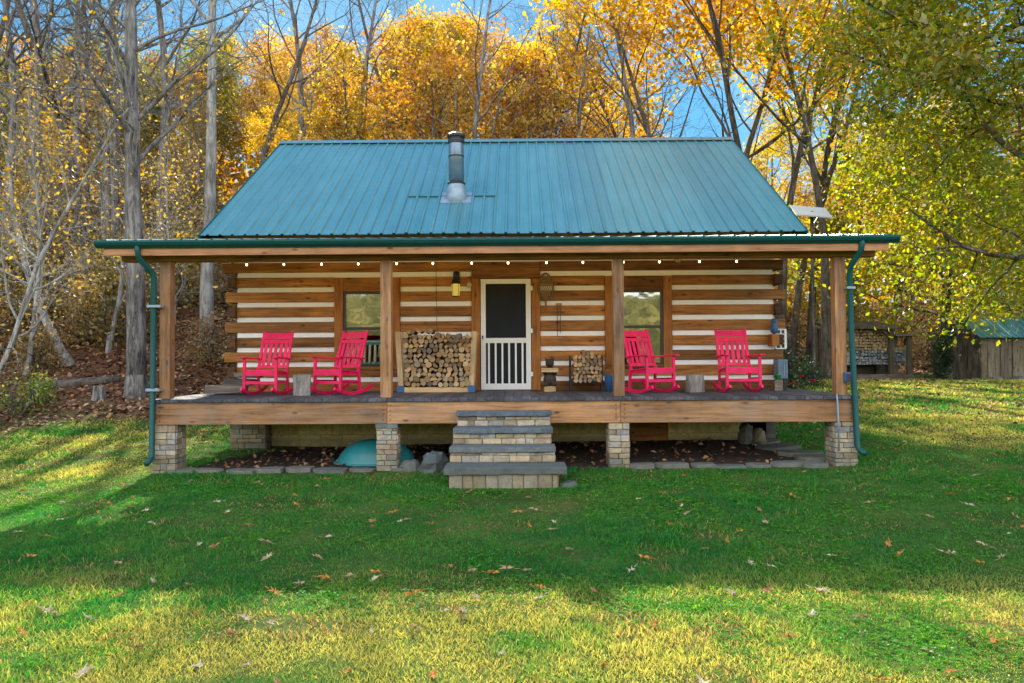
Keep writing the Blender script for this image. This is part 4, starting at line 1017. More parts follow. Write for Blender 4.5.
# bucket
by_ = 12.9; bp = (X(610, by_), by_, ZD + .002)
bu = thing('bucket', 'dark blue bucket with wire handle behind the post right of the log holder', 'bucket', bp)
MB().lathe((0, 0, 0), [(.085, 0), (.11, .29), (.115, .30), (.10, .295), (.08, .02)], 18).build('pail', M['blue'], bu, smooth=True, local=True)
MB().tube([(.11 * math.cos(R(a)), 0, .29 + .17 * math.sin(R(a))) for a in range(0, 181, 15)], .005, 5).build('handle', M['dark'], bu, local=True)
# things at the right corner
oy = YW - .12
ow = thing('blue_bird_figure', 'small blue bird figure perched at the right end of the log wall', 'figurine', at(773.5, 335.5, oy))
q = MB(); q.lathe((0, 0, 0), [(.02, 0), (.06, .03), (.07, .1), (.055, .165), (.045, .18), (.055, .21), (.05, .25), (.02, .28)], 14); q.build('body', M['blue'], ow, smooth=True, local=True)
q = MB(); q.lathe((-.03, -.01, .26), [(.015, 0), (.002, .035)], 6).lathe((.03, -.01, .26), [(.015, 0), (.002, .035)], 6).lathe((0, -.055, .225), [(.012, 0), (.002, -.03)], 6); q.build('tufts', M['dark'], ow, local=True)
q = MB().box(-.07, .07, -.07, .14, -.22, -.003, .004); q.build('perch', M['logz'], ow, local=True)
ty = YW - .02
tl = thing('trellis', 'white grid trellis fixed beyond the right corner of the log wall', 'trellis', at(780, 350, ty))
q = MB(); x0, x1 = X(775, ty), X(785, ty); z0, z1 = zv(350, ty), zv(331, ty)
for x in np.linspace(x0, x1, 3): q.box(x - .012, x + .012, ty - .01, ty + .01, z0, z1)
q.box(x1 - .03, x1 + .012, ty - .014, ty - .0105, z0, z1)
for z in np.linspace(z0, z1, 5): q.box(x0, x1, ty - .008, ty + .008, z - .01, z + .01)
q.build('grid', M['white'], tl)
ty = YW + .3
bb = thing('storage_box', 'narrow blue grey ribbed box standing at the right corner of the cabin', 'box', (X(780.5, 13.3), 13.3, ZD))
q = MB(); x0, x1 = X(776, 13.3), X(785.5, 13.3)
q.box(x0, x1, 13.25, 13.5, zv(380, 13.3), zv(361, 13.3)); q.build('case', plain('grey_blue', (.16, .22, .30), .5), bb, bevel=.005)
for x in np.linspace(x0 + .02, x1 - .02, 4): MB().box(x - .012, x + .012, 13.235, 13.249, zv(379, 13.3), zv(362, 13.3)).build('rib', bpy.data.materials['grey_blue'], bb)
MB().box(x0 + .02, x0 + .06, 13.27, 13.31, ZD, zv(380, 13.3)).box(x1 - .06, x1 - .02, 13.27, 13.31, ZD, zv(380, 13.3)).build('leg', M['dark'], bb)
gpo = thing('green_pot', 'small bright green pot at the right corner of the porch', 'pot', (X(776.5, 13.1), 13.1, zv(381, 13.1)))
MB().lathe((0, 0, 0), [(.04, 0), (.052, .08), (.057, .082), (.057, .10), (.046, .10)], 14).build('pot', M['green'], gpo, smooth=True, local=True)
MB().box(-.07, .07, -.05, .05, ZD - gpo.location.z, -.002).build('block', M['greyx'], gpo, local=True)

# ------------------------------------------------------------------ background buildings
wy = 31.5; wz = tz(14.5, wy) - .03
ws = thing('woodshed', 'open grey timber woodshed filled with stacked firewood beyond the lawn', 'woodshed', (X(868, wy), wy, wz))
def W(u, v): return at(u, v, wy)
wx0, wx1, wxm = X(826, wy), X(909, wy), X(890, wy)
for u, v0, v1 in ((826, 329, 371), (832, 330, 371), (890, 330, 371), (908, 338, 371)):
    p = W(u, v0)
    for yy in (wy, wy + 1.2): MB().box(p.x - .09, p.x + .09, yy, yy + .18, wz - .1, p.z).build('post', M['greyw'], ws)
MB().add([(X(824, wy), wy - .25, zv(327.5, wy)), (X(893, wy), wy - .25, zv(328.5, wy)), (X(893, wy), wy + 1.7, zv(322, wy)), (X(824, wy), wy + 1.7, zv(321, wy)), (X(824, wy), wy - .25, zv(330.5, wy)), (X(893, wy), wy - .25, zv(331.5, wy)), (X(893, wy), wy + 1.7, zv(325, wy)), (X(824, wy), wy + 1.7, zv(324, wy))],
         [(0, 1, 2, 3), (7, 6, 5, 4), (0, 4, 5, 1), (1, 5, 6, 2), (2, 6, 7, 3), (3, 7, 4, 0)]).build('roof', M['darkbark'], ws)
MB().box(wxm + .1, wx1 + .1, wy - .15, wy + 1.5, zv(338.5, wy), zv(336, wy)).build('lean_to_roof', M['greyx'], ws)
MB().bar(W(890, 342), W(880, 331), .1, .1).build('brace', M['greyw'], ws)
MB().box(X(834, wy), wx1, wy + 1.42, wy + 1.5, wz, zv(330, wy)).build('back_boards', M['greyx'], ws)
MB().box(X(833, wy), X(910, wy), wy - .1, wy + .1, wz - .05, wz + .22, .02).build('base_timber', M['greyx'], ws, bevel=.02)
random.seed(21); fs_ = MB()
for k, (ua, ub, va, vb) in enumerate(((834, 888.5, 367, 332), (891.5, 906.5, 367, 352))):
    z = zv(va, wy)
    while z < zv(vb, wy):
        x = X(ua, wy) + random.uniform(0, .06)
        while x < X(ub, wy) - .05:
            r = random.uniform(.045, .085); n = random.choice((5, 6, 7)); a0 = random.uniform(0, 6)
            pts = [(x + r + r * math.cos(a0 + 2 * math.pi * i / n) * random.uniform(.8, 1.1), z + r + r * math.sin(a0 + 2 * math.pi * i / n) * random.uniform(.8, 1.1)) for i in range(n)]
            yy = wy + .2 + random.uniform(-.06, .06)
            low = z < zv(354, wy)
            fs_.add([(px, yy, pz) for px, pz in pts] + [(px, yy + .6, pz) for px, pz in pts], [tuple(range(n))] + [(i, n + i, n + (i + 1) % n, (i + 1) % n) for i in range(n)], 1 if low else 0)
            x += 2 * r * .96
        z += .125
tag(fs_.build('stacked_firewood', [stone('shed_wood_end', [(.62, .42, .22), (.8, .58, .32), (.4, .27, .15), (.7, .52, .3)]), stone('shed_wood_grey', [(.34, .38, .42), (.5, .52, .55), (.2, .22, .26), (.6, .58, .54)])]), 'firewood ends stacked inside the woodshed beyond the lawn', 'firewood', kind='stuff')

# board shed at the right edge
sy0 = 27.0; sx0 = X(979, sy0); sz = tz(18, 27) - .05; sx1 = sx0 + 4.2; ze = zv(338, sy0); dp = 1.6
zg = sz + .03
sh = thing('board_shed', 'small weathered board and batten shed with teal metal roof at the right edge', 'shed', (sx0 + 2, sy0, sz))
b = MB(); x = sx0
while x < sx1: b.box(x + .003, x + .227, sy0, sy0 + .03, sz, ze); x += .23
b.build('front_wall', M['greyw'], sh)
b = MB(); x = sx0 + .23
while x < sx1: b.box(x - .03, x + .03, sy0 - .028, sy0 - .002, sz, ze); x += .46
b.build('batten', M['greyw'], sh)
b = MB(); y = sy0 + .05
while y < sy0 + dp:
    b.box(sx0 - .03, sx0 - .002, y, y + .24, sz, ze + min(y - sy0, sy0 + dp - y) * .75); y += .246
b.build('side_wall', M['darkbark'], sh)
b = MB().add(*ribbed(sx0 - .25, sx1 + .2, (sy0 - .3, ze - .1), (sy0 + dp / 2, ze + dp / 2 * .78)))
v_, f_ = ribbed(sx0 - .25, sx1 + .2, (sy0 - .3, ze - .1), (sy0 + dp / 2, ze + dp / 2 * .78)); b.add([(x, 2 * sy0 + dp - y, z) for x, y, z in v_], [f[::-1] for f in f_])
b.build('roof', M['roof'], sh)
MB().box(sx0 + 1.1, sx0 + 2.0, sy0 - .034, sy0 - .029, sz + .1, ze - .1).build('door', M['greyw'], sh)
for k in range(3): rock(['rough pale rock at the left foot of the board shed', 'low dark rock under the wall of the board shed', 'rounded rock beside the shed door'][k], sx0 + .3 + k * .8, sy0 - .3, .5, .4, .16, M['flag'], 30 + k)
# flat panel on a pole behind the cabin
py_ = 24.0; pp_ = at(812.5, 213, py_)
pl = thing('pole_panel', 'slim pole with a flat white panel on top right of the cabin roof', 'pole', (pp_.x, py_, tz(pp_.x, py_)))
MB().tube([(pp_.x, py_, tz(pp_.x, py_) - .2), (pp_.x, py_, pp_.z)], .055, 8).build('pole', M['darkbark'], pl)
MB().bar(pp_ + Vector((-.6, 0, .04)), pp_ + Vector((.55, 0, -.06)), .8, .04, up=(0, -.66, 1)).build('panel', M['white'], pl)
MB().bar(pp_ + Vector((0, 0, -.5)), pp_ + Vector((.3, 0, -.06)), .04, .04).build('bracket', M['galv'], pl)

# ------------------------------------------------------------------ trees
rt = random.Random(3)
def grow(out, tips, p, d, L, r, lvl, cfg, rr):
    n = cfg['seg'][lvl]; pts = [Vector(p)]; rad = [r]; d = Vector(d).normalized(); dirs = [d.copy()]
    for i in range(n):
        w = cfg['wob'][lvl]
        d = (d + Vector((rr.gauss(0, w), rr.gauss(0, w), rr.gauss(0, w) + cfg['up'][lvl]))).normalized()
        pts.append(pts[-1] + d * (L / n)); rad.append(r * (1 - (1 - cfg['tap'][lvl]) * (i + 1) / n)); dirs.append(d.copy())
    out.append((pts, rad, cfg['sides'][lvl]))
    last = lvl == len(cfg['n']) 
    if last or lvl >= cfg.get('tip_from', 99):
        for q in range(1, n + 1): tips.append((pts[q], lvl))
    if last: return
    k = cfg['n'][lvl]
    for j in range(k):
        t = cfg['t0'][lvl] + (1 - cfg['t0'][lvl]) * (j + rr.random()) / k
        i = min(int(t * n), n - 1); f = t * n - i
        q = pts[i].lerp(pts[i + 1], f); rq = rad[i] + (rad[i + 1] - rad[i]) * f
        ax = dirs[i].orthogonal().normalized(); ax.rotate(Matrix.Rotation(rr.uniform(0, 6.283) if lvl else (j * 2.4 + rr.uniform(-.6, .6)), 3, dirs[i]))
        ang = R(rr.uniform(*cfg['ang'][lvl])); nd = dirs[i].copy(); nd.rotate(Matrix.Rotation(ang, 3, ax))
        ll = L * cfg['ratio'][lvl] * rr.uniform(.7, 1.2) * (1 - .55 * max(0, (t - cfg['t0'][lvl]) / (1.001 - cfg['t0'][lvl])) if lvl == 0 else 1)
        grow(out, tips, q, nd, ll, max(rq * cfg['rr'][lvl], .0045), lvl + 1, cfg, rr)
def leaves_np(tips, per, sig, size, pal, rg, flat=.5, dropz=-9, frac=1.0):
    T = np.array([tuple(t[0]) for t in tips]); T = T[(T[:, 2] > dropz) & (rg.rand(len(T)) < frac)]
    m = len(T); cl = pal[rg.randint(0, len(pal), m)]
    c = np.repeat(T, per, 0) + rg.normal(size=(m * per, 3)) * sig; n = len(c)
    col = np.repeat(cl, per, 0) * .6 + pal[rg.randint(0, len(pal), n)] * .4
    col = col * (.65 + .7 * rg.rand(n))[:, None]
    a = rg.normal(size=(n, 3)); a /= np.linalg.norm(a, axis=1)[:, None]
    up = rg.normal(size=(n, 3)) + [0, 0, flat * 2]; b = np.cross(a, up); b /= np.linalg.norm(b, axis=1)[:, None] + 1e-6
    nn = np.cross(a, b); s = (size * (.4 + 1.0 * rg.rand(n)))[:, None]
    P_ = np.stack([c - a * s, c + b * s * .55 + nn * s * .18, c + a * s * .9, c - b * s * .55 + nn * s * .18], 1).reshape(-1, 3)
    i = np.arange(n) * 4
    return P_, np.stack([i, i + 1, i + 2, i + 3], 1), np.repeat(col, 4, 0)
def make_tree(name, label, group, cfg, H, r, barkm, leafm=None, per=0, sig=.4, size=.2, pal=None, seed=1, lean=(0, 0), dropz=-9, frac=1.0):
    rr = random.Random(seed); rg = np.random.RandomState(seed); out = []; tips = []
    t = thing(name, label, 'tree', (0, 0, 0), 0, group)
    grow(out, tips, (0, 0, -.3), (lean[0], lean[1], 1), H, r, 0, cfg, rr)
    random.seed(seed); mb = MB()
    # root flare
    ld = Vector((lean[0], lean[1], 1)).normalized(); o0 = Vector((0, 0, -.3))
    mb.tube([o0, o0 + ld * .35, o0 + ld * .8], [r * 1.5, r * 1.22, r * .97], 10, wob=.12, cap=False)
    for pts, rad, sd_ in out: mb.tube(pts, rad, sd_, cap=False, wob=.06 if sd_ > 6 else 0)
    mb.build('trunk', barkm, t, smooth=True, local=True)
    if per:
        P_, F__, C_ = leaves_np(tips, per, sig, size, pal, rg, dropz=dropz, frac=frac); npmesh('crown', P_, [F__], leafm, t, tint=C_)
    return t
tall = dict(seg=[9, 5, 4, 3], wob=[.05, .13, .2, .25], up=[.02, .10, .06, .03], tap=[.22, .3, .4, .4], sides=[8, 6, 4, 3], n=[15, 5, 3], t0=[.38, .3, .25], ang=[(28, 60), (30, 60), (30, 70)], ratio=[.33, .45, .5], rr=[.5, .55, .6])
airy = dict(tall, n=[9, 4, 3], t0=[.42, .35, .3], ang=[(18, 42), (25, 55), (30, 60)], ratio=[.42, .45, .45], wob=[.07, .12, .2, .25])
bare = dict(seg=[9, 7, 5, 4, 3], wob=[.06, .13, .18, .22, .25], up=[.01, .06, .03, .0, 0], tap=[.25, .2, .3, .3, .3], sides=[10, 7, 5, 3, 3], n=[12, 6, 4, 3], t0=[.3, .2, .15, .2], ang=[(30, 65), (30, 65), (30, 65), (30, 65)], ratio=[.42, .45, .45, .5], rr=[.5, .5, .55, .6])
oak = dict(tip_from=1, seg=[6, 8, 6, 4], wob=[.025, .14, .2, .25], up=[.02, .01, -.02, -.05], tap=[.4, .2, .3, .3], sides=[10, 7, 5, 3], n=[21, 8, 5], t0=[.2, .15, .15], ang=[(40, 88), (30, 65), (30, 70)], ratio=[.72, .42, .45], rr=[.36, .5, .55])
shrub = dict(seg=[4, 4, 3], wob=[.2, .25, .3], up=[.05, .05, 0], tap=[.5, .4, .4], sides=[5, 4, 3], n=[9, 5], t0=[.05, .1], ang=[(25, 75), (30, 70)], ratio=[.8, .5], rr=[.7, .6])
PG = np.array([[.60, .33, .04], [.66, .41, .055], [.50, .25, .03], [.68, .47, .09], [.38, .19, .03], [.50, .34, .04], [.44, .23, .04]])       # gold
PY = np.array([[.68, .43, .03], [.60, .38, .025], [.72, .48, .05], [.54, .32, .02]])                         # yellow
PO = np.array([[.46, .20, .03], [.36, .15, .03], [.54, .27, .035], [.30, .125, .03], [.50, .27, .05], [.24, .13, .04]])
PBN = np.array([[.18, .125, .045], [.26, .17, .05], [.13, .10, .04], [.36, .23, .05], [.20, .17, .045]])        # rust
PGY = np.array([[.20, .20, .03], [.32, .27, .035], [.42, .32, .05], [.14, .16, .025]])                        # olive
PO2 = np.array([[.23, .32, .025], [.40, .42, .03], [.13, .23, .02], [.45, .39, .035], [.50, .41, .04], [.44, .20, .035], [.25, .32, .03], [.29, .34, .03], [.13, .22, .025], [.36, .25, .05]])  # turning oak
L = M['leaf']
protos = {
    'gold': [make_tree('golden_tree', '', '', tall, 17, .22, M['darkbark'], L, 12, .33, .16, PG, 41, frac=.42), make_tree('golden_tree', '', '', tall, 17, .22, M['darkbark'], L, 12, .33, .155, PG, 42, frac=.5)],
    'rust': [make_tree('rust_tree', '', '', tall, 15, .2, M['darkbark'], L, 11, .36, .15, PO, 43, frac=.75)],
    'yellow': [make_tree('yellow_tree', '', '', airy, 17, .19, M['darkbark'], L, 20, .36, .13, PY, 44, frac=.8), make_tree('yellow_tree', '', '', airy, 18, .18, M['darkbark'], L, 18, .38, .13, PY, 45)],
    'olive': [make_tree('olive_tree', '', '', tall, 14, .2, M['darkbark'], L, 16, .45, .15, PGY, 46)],
    'brown': [make_tree('brown_tree', '', '', tall, 15, .2, M['oakbark'], L, 5, .5, .12, PBN, 48, frac=.6)],
    'bare': [make_tree('bare_tree', '', '', bare, 17, .2, M['oakbark'], None, 0, seed=47), make_tree('bare_tree', '', '', dict(bare, n=[11, 6, 4, 3]), 17, .17, M['darkbark'], None, 0, seed=49)],
}
LAB = {'gold': ('golden autumn tree in the woods behind the cabin', 'golden trees in the woods'), 'rust': ('rust brown autumn tree in the woods behind the cabin', 'rust brown trees in the woods'),
       'yellow': ('airy bright yellow tree with thin trunk in the woods behind the cabin', 'bright yellow trees in the woods'), 'olive': ('olive green tree starting to turn in the woods', 'olive trees in the woods'), 'brown': ('thinly leaved brown tree on the slope left of the cabin', 'thin brown trees on the slope'), 'bare': ('tall leafless tree in the woods behind the cabin', 'leafless trees in the woods')}
used_t = set()
def place(kind, u, y, sc, var=0, rz=None, zs=1.0, tilt=0):
    p = protos[kind][var % len(protos[kind])]; x = X(u, y); loc = (x, y, tz(x, y)); rz = rt.uniform(0, 6.28) if rz is None else rz
    rot = (tilt * math.cos(u), tilt * math.sin(u), rz)
    key = (kind, var % len(protos[kind]))
    lab, grp = LAB[kind]
    if key not in used_t:
        used_t.add(key); o = p; o.location = loc; o.rotation_euler = rot; o.scale = (sc, sc, sc * zs); tag(o, lab, 'tree', grp)
    else: o = dup(p, loc, rz, lab, grp, (sc, sc, sc * zs), rot)
    return o
# rows from near to far up the hillside; the tops of the leafy ones stay under the sun's line to the lawn
HT = {k: max(v.co.z for t_ in p for c_ in t_.children for v in c_.data.vertices) for k, p in protos.items()}
def cap(kind, u, y, sc):
    x = X(u, y)
    if (kind == 'bare' and (x > 2 or x < -10)) or (kind == 'yellow' and u > 640): return sc
    if kind == 'bare': return min(sc, ((y + 1.5) * .66 - tz(x, y)) / HT[kind])
    yl = float(np.interp(x, [-40, -12, -8, -6, 2, 6, 11, 16], [14, 14, 10, 3.6, 9, 22, 24, 24]))
    lim = (y - yl) * .635 - .6
    vc = float(np.interp(u, [0, 200, 290, 470, 520, 590, 622, 640], [-60, -40, 4, 6, 32, 52, 105, 118]))
    lim = min(lim, CZ + (V0 - vc) / F_ * y)
    return min(sc, (lim - tz(x, y)) / HT[kind])
row = [('bare', 8, 26, .9), ('bare', 140, 25, .85), ('bare', 100, 28.5, .9), ('bare', -45, 25, 1), ('bare', 75, 38, 1.1), ('bare', 250, 34, 1), ('bare', 300, 36, 1), ('bare', 425, 36, 1), ('bare', 360, 33, 1), ('bare', 550, 36, 1), ('bare', 474, 29, .86), ('bare', 520, 31, .86), ('bare', 575, 30, .8), ('bare', 610, 33, .85),
       ('bare', 636, 29, .9), ('yellow', 655, 31, .86), ('yellow', 684, 29, .95), ('bare', 705, 33, 1.05), ('yellow', 722, 30, 1.02), ('yellow', 752, 29, 1.05), ('yellow', 778, 31, 1.1), ('bare', 790, 34, 1.1), ('yellow', 826, 30, 1.1), ('yellow', 806, 35, 1.1),
       ('bare', 30, 24, 1.0), ('bare', 85, 26, 1.05), ('bare', 160, 27, 1.0), ('bare', -20, 28, 1.05), ('bare', 115, 33, 1.1), ('bare', 50, 35, 1.1),
       ('yellow', 700, 46, .62), ('yellow', 760, 45, .8), ('yellow', 640, 50, .5), ('yellow', 850, 40, 1.0), ('yellow', 890, 44, 1.0)]
for y in (29, 33, 38, 43, 49, 56, 64, 73):
    u = -60.0
    while u < 628:
        k = rt.choices(('gold', 'rust', 'olive', 'brown', 'yellow'), (.54, .15, .02, 0, .29) if u > 215 else ((.12, .13, .15, .6, 0) if y < 50 else (.3, .3, .3, .1, 0)))[0]
        row.append((k, u + rt.uniform(-14, 14), y + rt.uniform(-1.5, 1.5), 1.15)); u += 82 if y < 40 else 66
for y in (36, 42, 50, 58):
    for u in np.arange(840, 1100, 62): row.append((rt.choice(('gold', 'olive', 'olive', 'gold', 'rust')), u + rt.uniform(-15, 15), y + rt.uniform(-1.5, 1.5), 1.0))
for y in (44, 54):
    for u in np.arange(650, 840, 55): row.append((rt.choice(('gold', 'gold', 'rust')), u + rt.uniform(-15, 15), y, (.36 if u < 720 else .5) * y / 44))
for i, (k, u, y, s) in enumerate(row):
    s = cap(k, u, y, s)
    if s > .28: place(k, u, y, s, i)

# left foreground trees
bigoak = make_tree('big_oak', 'large grey barked tree with thick trunk at the lawn edge left of the porch', None, dict(bare, wob=[.015, .13, .18, .22, .25], n=[20, 8, 5, 2], t0=[.3, .2, .15, .2], rr=[.34, .5, .55, .6]), 17, .255, M['oakbark'], L, 1, .16, .07, np.concatenate([PG, PO, PGY]), 61, (.012, 0), frac=.22)
x = X(135, 18.5); bigoak.location = (x, 18.5, tz(x, 18.5))
t2 = make_tree('slim_tree', 'straight pale grey trunk rising left of the cabin corner', None, dict(bare, wob=[.015, .13, .18, .22, .25], n=[10, 5, 4, 3], t0=[.5, .2, .2, .2]), 18, .21, M['palebark'], L, 0, .2, .09, PG, 62)
x = X(205, 22.6); t2.location = (x, 22.6, tz(x, 22.6)); t2.rotation_euler.z = 2
t3 = make_tree('leaning_tree', 'pale bare tree leaning left at the left edge of the woods', None, dict(bare, n=[8, 5, 4, 3]), 8.5, .13, M['palebark'], L, 1, .15, .07, PG, 63, (-.62, .1))
x = X(72, 20.5); t3.location = (x, 20.5, tz(x, 20.5))
for k, (u, y, sd_, h, ln, lab) in enumerate(((-15, 17.5, 64, 8.5, (.35, -.1), 'slender bare sapling leaning in from the left edge'), (20, 19.5, 65, 8, (.25, 0), 'thin pale bare sapling beside the leaning tree'), (105, 21.5, 66, 9, (.1, 0), 'thin bare sapling behind the big grey tree'), (172, 24, 67, 5.5, (-.1, 0), 'small bare sapling between the big grey tree and the cabin'))):
    s_ = make_tree('bare_sapling', lab, 'bare saplings at the left wood edge', dict(bare, n=[12, 7, 5, 3], t0=[.12, .15, .15, .2]), h, .075, M['palebark'], L, 1, .14, .055, np.concatenate([PG, PBN]), sd_, ln, frac=.3)
    x = X(u, y); s_.location = (x, y, tz(x, y))
# right foreground oak
ro = make_tree('turning_oak', 'broad oak with green, yellow and rust leaves overhanging the right lawn', None, oak, 14, .36, M['darkbark'], M['oakleaf'], 21, .44, .088, PO2, 71, dropz=2.2)
x = X(1106, 18.5); ro.location = (x, 18.5, tz(x, 18.5)); ro.rotation_euler.z = .6
ro2 = make_tree('small_oak', 'smaller yellow green oak standing behind the broad oak by the woodshed', None, oak, 10, .22, M['darkbark'], M['oakleaf'], 8, .34, .095, PO2, 72, dropz=1.9)
x = X(942, 32.0); ro2.location = (x, 32.0, tz(x, 32.0)); ro2.scale = (1.15, 1.15, 1.0)

# shrubs and undergrowth
PDG = np.array([[.025, .06, .02], [.035, .08, .028], [.05, .10, .03], [.02, .045, .02]])
PBR = np.array([[.30, .18, .06], [.20, .13, .05], [.36, .26, .07], [.14, .14, .04], [.40, .24, .05]])
PGR = np.array([[.14, .24, .03], [.24, .30, .04], [.36, .34, .05], [.09, .16, .025]])
sh_protos = {}
def bush(kind, pal, seed, u, y, h, lab, grp=None, per=9, sz=.05, sig=.10, wx=1):
    key = kind
    x = X(u, y)
    if key not in sh_protos:
        o = make_tree(kind, lab, grp, shrub, 1.0, .035, M['darkbark'], M['shrubleaf'], per, sig, sz, pal, seed); o['category'] = 'bush'; sh_protos[key] = o
        o.location = (x, y, tz(x, y)); o.scale = (h,) * 3
    else: o = dup(sh_protos[key], (x, y, tz(x, y)), rt.uniform(0, 6.28), lab, grp, (h * wx, h * wx, h))
    if not grp and 'group' in o: del o['group']
    return o
bush('evergreen_bush', PDG, 81, 790, 20.5, 1.6, 'dark evergreen bush just beyond the right corner of the cabin', None, 26, .035, .12)
bush('evergreen_bush', PDG, 81, 932, 30.6, 2.3, 'dark green bush between the woodshed and the board shed', None, wx=.42)
bush('evergreen_bush', PDG, 81, 805, 24, .9, 'low dark bush behind the rose bush', None)
for k, (u, y, h) in enumerate(((8, 16.6, 1.15), (-20, 16.0, 1.4), (35, 17.6, .7))):
    bush('leafy_bush', PGR, 82, u, y, h, ['green leafy bush at the left edge of the lawn', 'green bush cut by the left edge of the photo', 'low yellow green bush right of the leafy one at the left edge'][k], None, 5, .04)
rb = bush('rose_bush', PGR, 83, 797, 15.6, 1.05, 'thin rose bush with red blooms beside the right end of the porch', None, 2, .035, .07)
for dx, dz in ((.28, .86), (-.12, .80), (.05, .95)):
    b = MB()
    for k in range(14):
        a = k * 2.4; r_ = .012 + .0035 * k; b.add([(dx + r_ * math.cos(a), r_ * math.sin(a), dz + .02 - .002 * k), (dx + r_ * math.cos(a + .9) * 1.6, r_ * math.sin(a + .9) * 1.6, dz + .03), (dx + r_ * math.cos(a + 1.8), r_ * math.sin(a + 1.8), dz + .02 - .002 * k), (dx, 0, dz - .02)], [(0, 1, 2, 3)])
    b.build('bloom', M['red'], rb, local=True)
k = 0
for y in (19, 22, 25, 28, 33, 39, 46):
    for u in np.arange(-40, 1060, 62 if y < 30 else 50):
        u2 = u + rt.uniform(-28, 28); y2 = y + rt.uniform(-1.5, 1.5); x = X(u2, y2)
        if -6.5 < x < 6 and y2 < 25: continue
        if y2 < float(hill_y0(x)) + 1.2: continue
        if y2 < 20.5 and 40 < u2 < 260: continue
        if 800 < u2 < 960 and y2 < 34: continue
        bush('undergrowth_bush', PBR, 84, u2, y2, rt.uniform(.9, 2.3) * (1 + (y2 - 20) * .02), 'brown and yellow undergrowth bush on the wooded slope', 'undergrowth bushes on the wooded slope', 14, .034, .14)
# fallen trunk and small stump on the left slope
fx = MB(); p0 = Vector((X(25, 18.6), 18.6, 0)); p1 = Vector((X(118, 19.4), 19.4, 0)); pts = []
for q in np.linspace(0, 1, 7):
    p = p0.lerp(p1, q); p.z = tz(p.x, p.y) + .06; pts.append(p)
tag(fx.tube(pts, [.15, .15, .14, .13, .13, .11, .1], 9, wob=.1).build('fallen_log', M['darkbark'], smooth=True), 'mossy fallen trunk lying across the leafy slope left of the big tree', 'fallen log')
p = Vector((X(97, 18.1), 18.1, 0)); p.z = tz(p.x, p.y)
tag(MB().lathe(p, [(.2, -.1), (.15, .1), (.13, .30), (.11, .32)], 10).build('old_stump', M['oakbark']), 'small broken stump on the leafy slope left of the big tree', 'stump')

# far woods: a mass of foliage that closes the hillside
def far_woods():
    rg = np.random.RandomState(9); n = 60000
    y = rg.uniform(60, 110, n); u = rg.uniform(-120, 1150, n); x = (u - U0) / F_ * y
    z = terrain(x, y) + 13 * rg.rand(n) ** .7 * (.55 + .6 * vnoise(x * .18, y * .18))
    lim = np.interp(u, [-100, 250, 300, 480, 560, 620, 700, 860, 920, 1100], [-40, 10, 50, 70, 95, 125, 134, 110, 60, 20]) + 40 * (vnoise(u * .03, y * .0 + 3) - .5)
    keep = z < CZ + (V0 - lim) / F_ * y
    c = np.stack([x, y, z], 1)[keep]; n = len(c)
    pal = np.concatenate([PG, PO, PY, PGY]); pk = (vnoise(c[:, 0] * .2, c[:, 1] * .2) * len(pal)).astype(int) % len(pal)
    col = (pal[pk] * .5 + pal[rg.randint(0, len(pal), n)] * .5) * (.6 + .6 * rg.rand(n))[:, None]
    a = rg.normal(size=(n, 3)); a /= np.linalg.norm(a, axis=1)[:, None]; b = np.cross(a, rg.normal(size=(n, 3))); b /= np.linalg.norm(b, axis=1)[:, None]
    s = (.38 * (.6 + .8 * rg.rand(n)))[:, None]
    P_ = np.stack([c - a * s, c + b * s * .6, c + a * s, c - b * s * .6], 1).reshape(-1, 3); i = np.arange(n) * 4
    tag(npmesh('far_woods', P_, [np.stack([i, i + 1, i + 2, i + 3], 1)], M['leaf'], tint=np.repeat(col, 4, 0)), 'distant mass of autumn woods on the hillside', 'woods', kind='stuff')
far_woods()

# ------------------------------------------------------------------ light, sky, camera
SUN_EL, SUN_AZ = R(33), R(10.5)      # sun stands behind the cabin, a little to the left
sv = Vector((-math.sin(SUN_AZ) * math.cos(SUN_EL), math.cos(SUN_AZ) * math.cos(SUN_EL), math.sin(SUN_EL)))
sl_ = bpy.data.lights.new('sun', 'SUN'); sl_.energy = 13.0; sl_.angle = R(.5); sl_.color = (1, .93, .80)
so = bpy.data.objects.new('sun', sl_); COL.objects.link(so); so.rotation_euler = (-sv).to_track_quat('-Z', 'Y').to_euler(); so.location = (0, 0, 40)
SKY_GAIN, SKY_TOP, SKY_SAT = 3.0, .66, 1.3
CLOUD_FILL = 3.0  # brightness of the added fill cloud and of the faint wisps
w = bpy.data.worlds.new('World'); S.world = w; w.use_nodes = True
nt = w.node_tree; nt.nodes.clear()
sky = nt.nodes.new('ShaderNodeTexSky'); sky.sky_type = 'NISHITA'; sky.sun_disc = False
sky.sun_elevation = SUN_EL; sky.sun_rotation = -SUN_AZ
sky.air_density = 1.0; sky.dust_density = 0.15; sky.ozone_density = 1.2; sky.altitude = 300
# soft shoulder on the sky so that the glow round the sun does not burn out
def mth(op, a_, b_=None):
    n_ = nt.nodes.new('ShaderNodeMath'); n_.operation = op
    for i_, v_ in enumerate((a_, b_)):
        if v_ is None: continue
        if hasattr(v_, 'links'): nt.links.new(v_, n_.inputs[i_])
        else: n_.inputs[i_].default_value = v_
    return n_.outputs[0]
hs_ = nt.nodes.new('ShaderNodeHueSaturation'); hs_.inputs['Saturation'].default_value = SKY_SAT
nt.links.new(sky.outputs[0], hs_.inputs['Color'])
bw = nt.nodes.new('ShaderNodeRGBToBW'); nt.links.new(sky.outputs[0], bw.inputs[0])
fac = mth('DIVIDE', SKY_TOP * SKY_GAIN, mth('ADD', SKY_TOP, mth('MULTIPLY', bw.outputs[0], SKY_GAIN)))
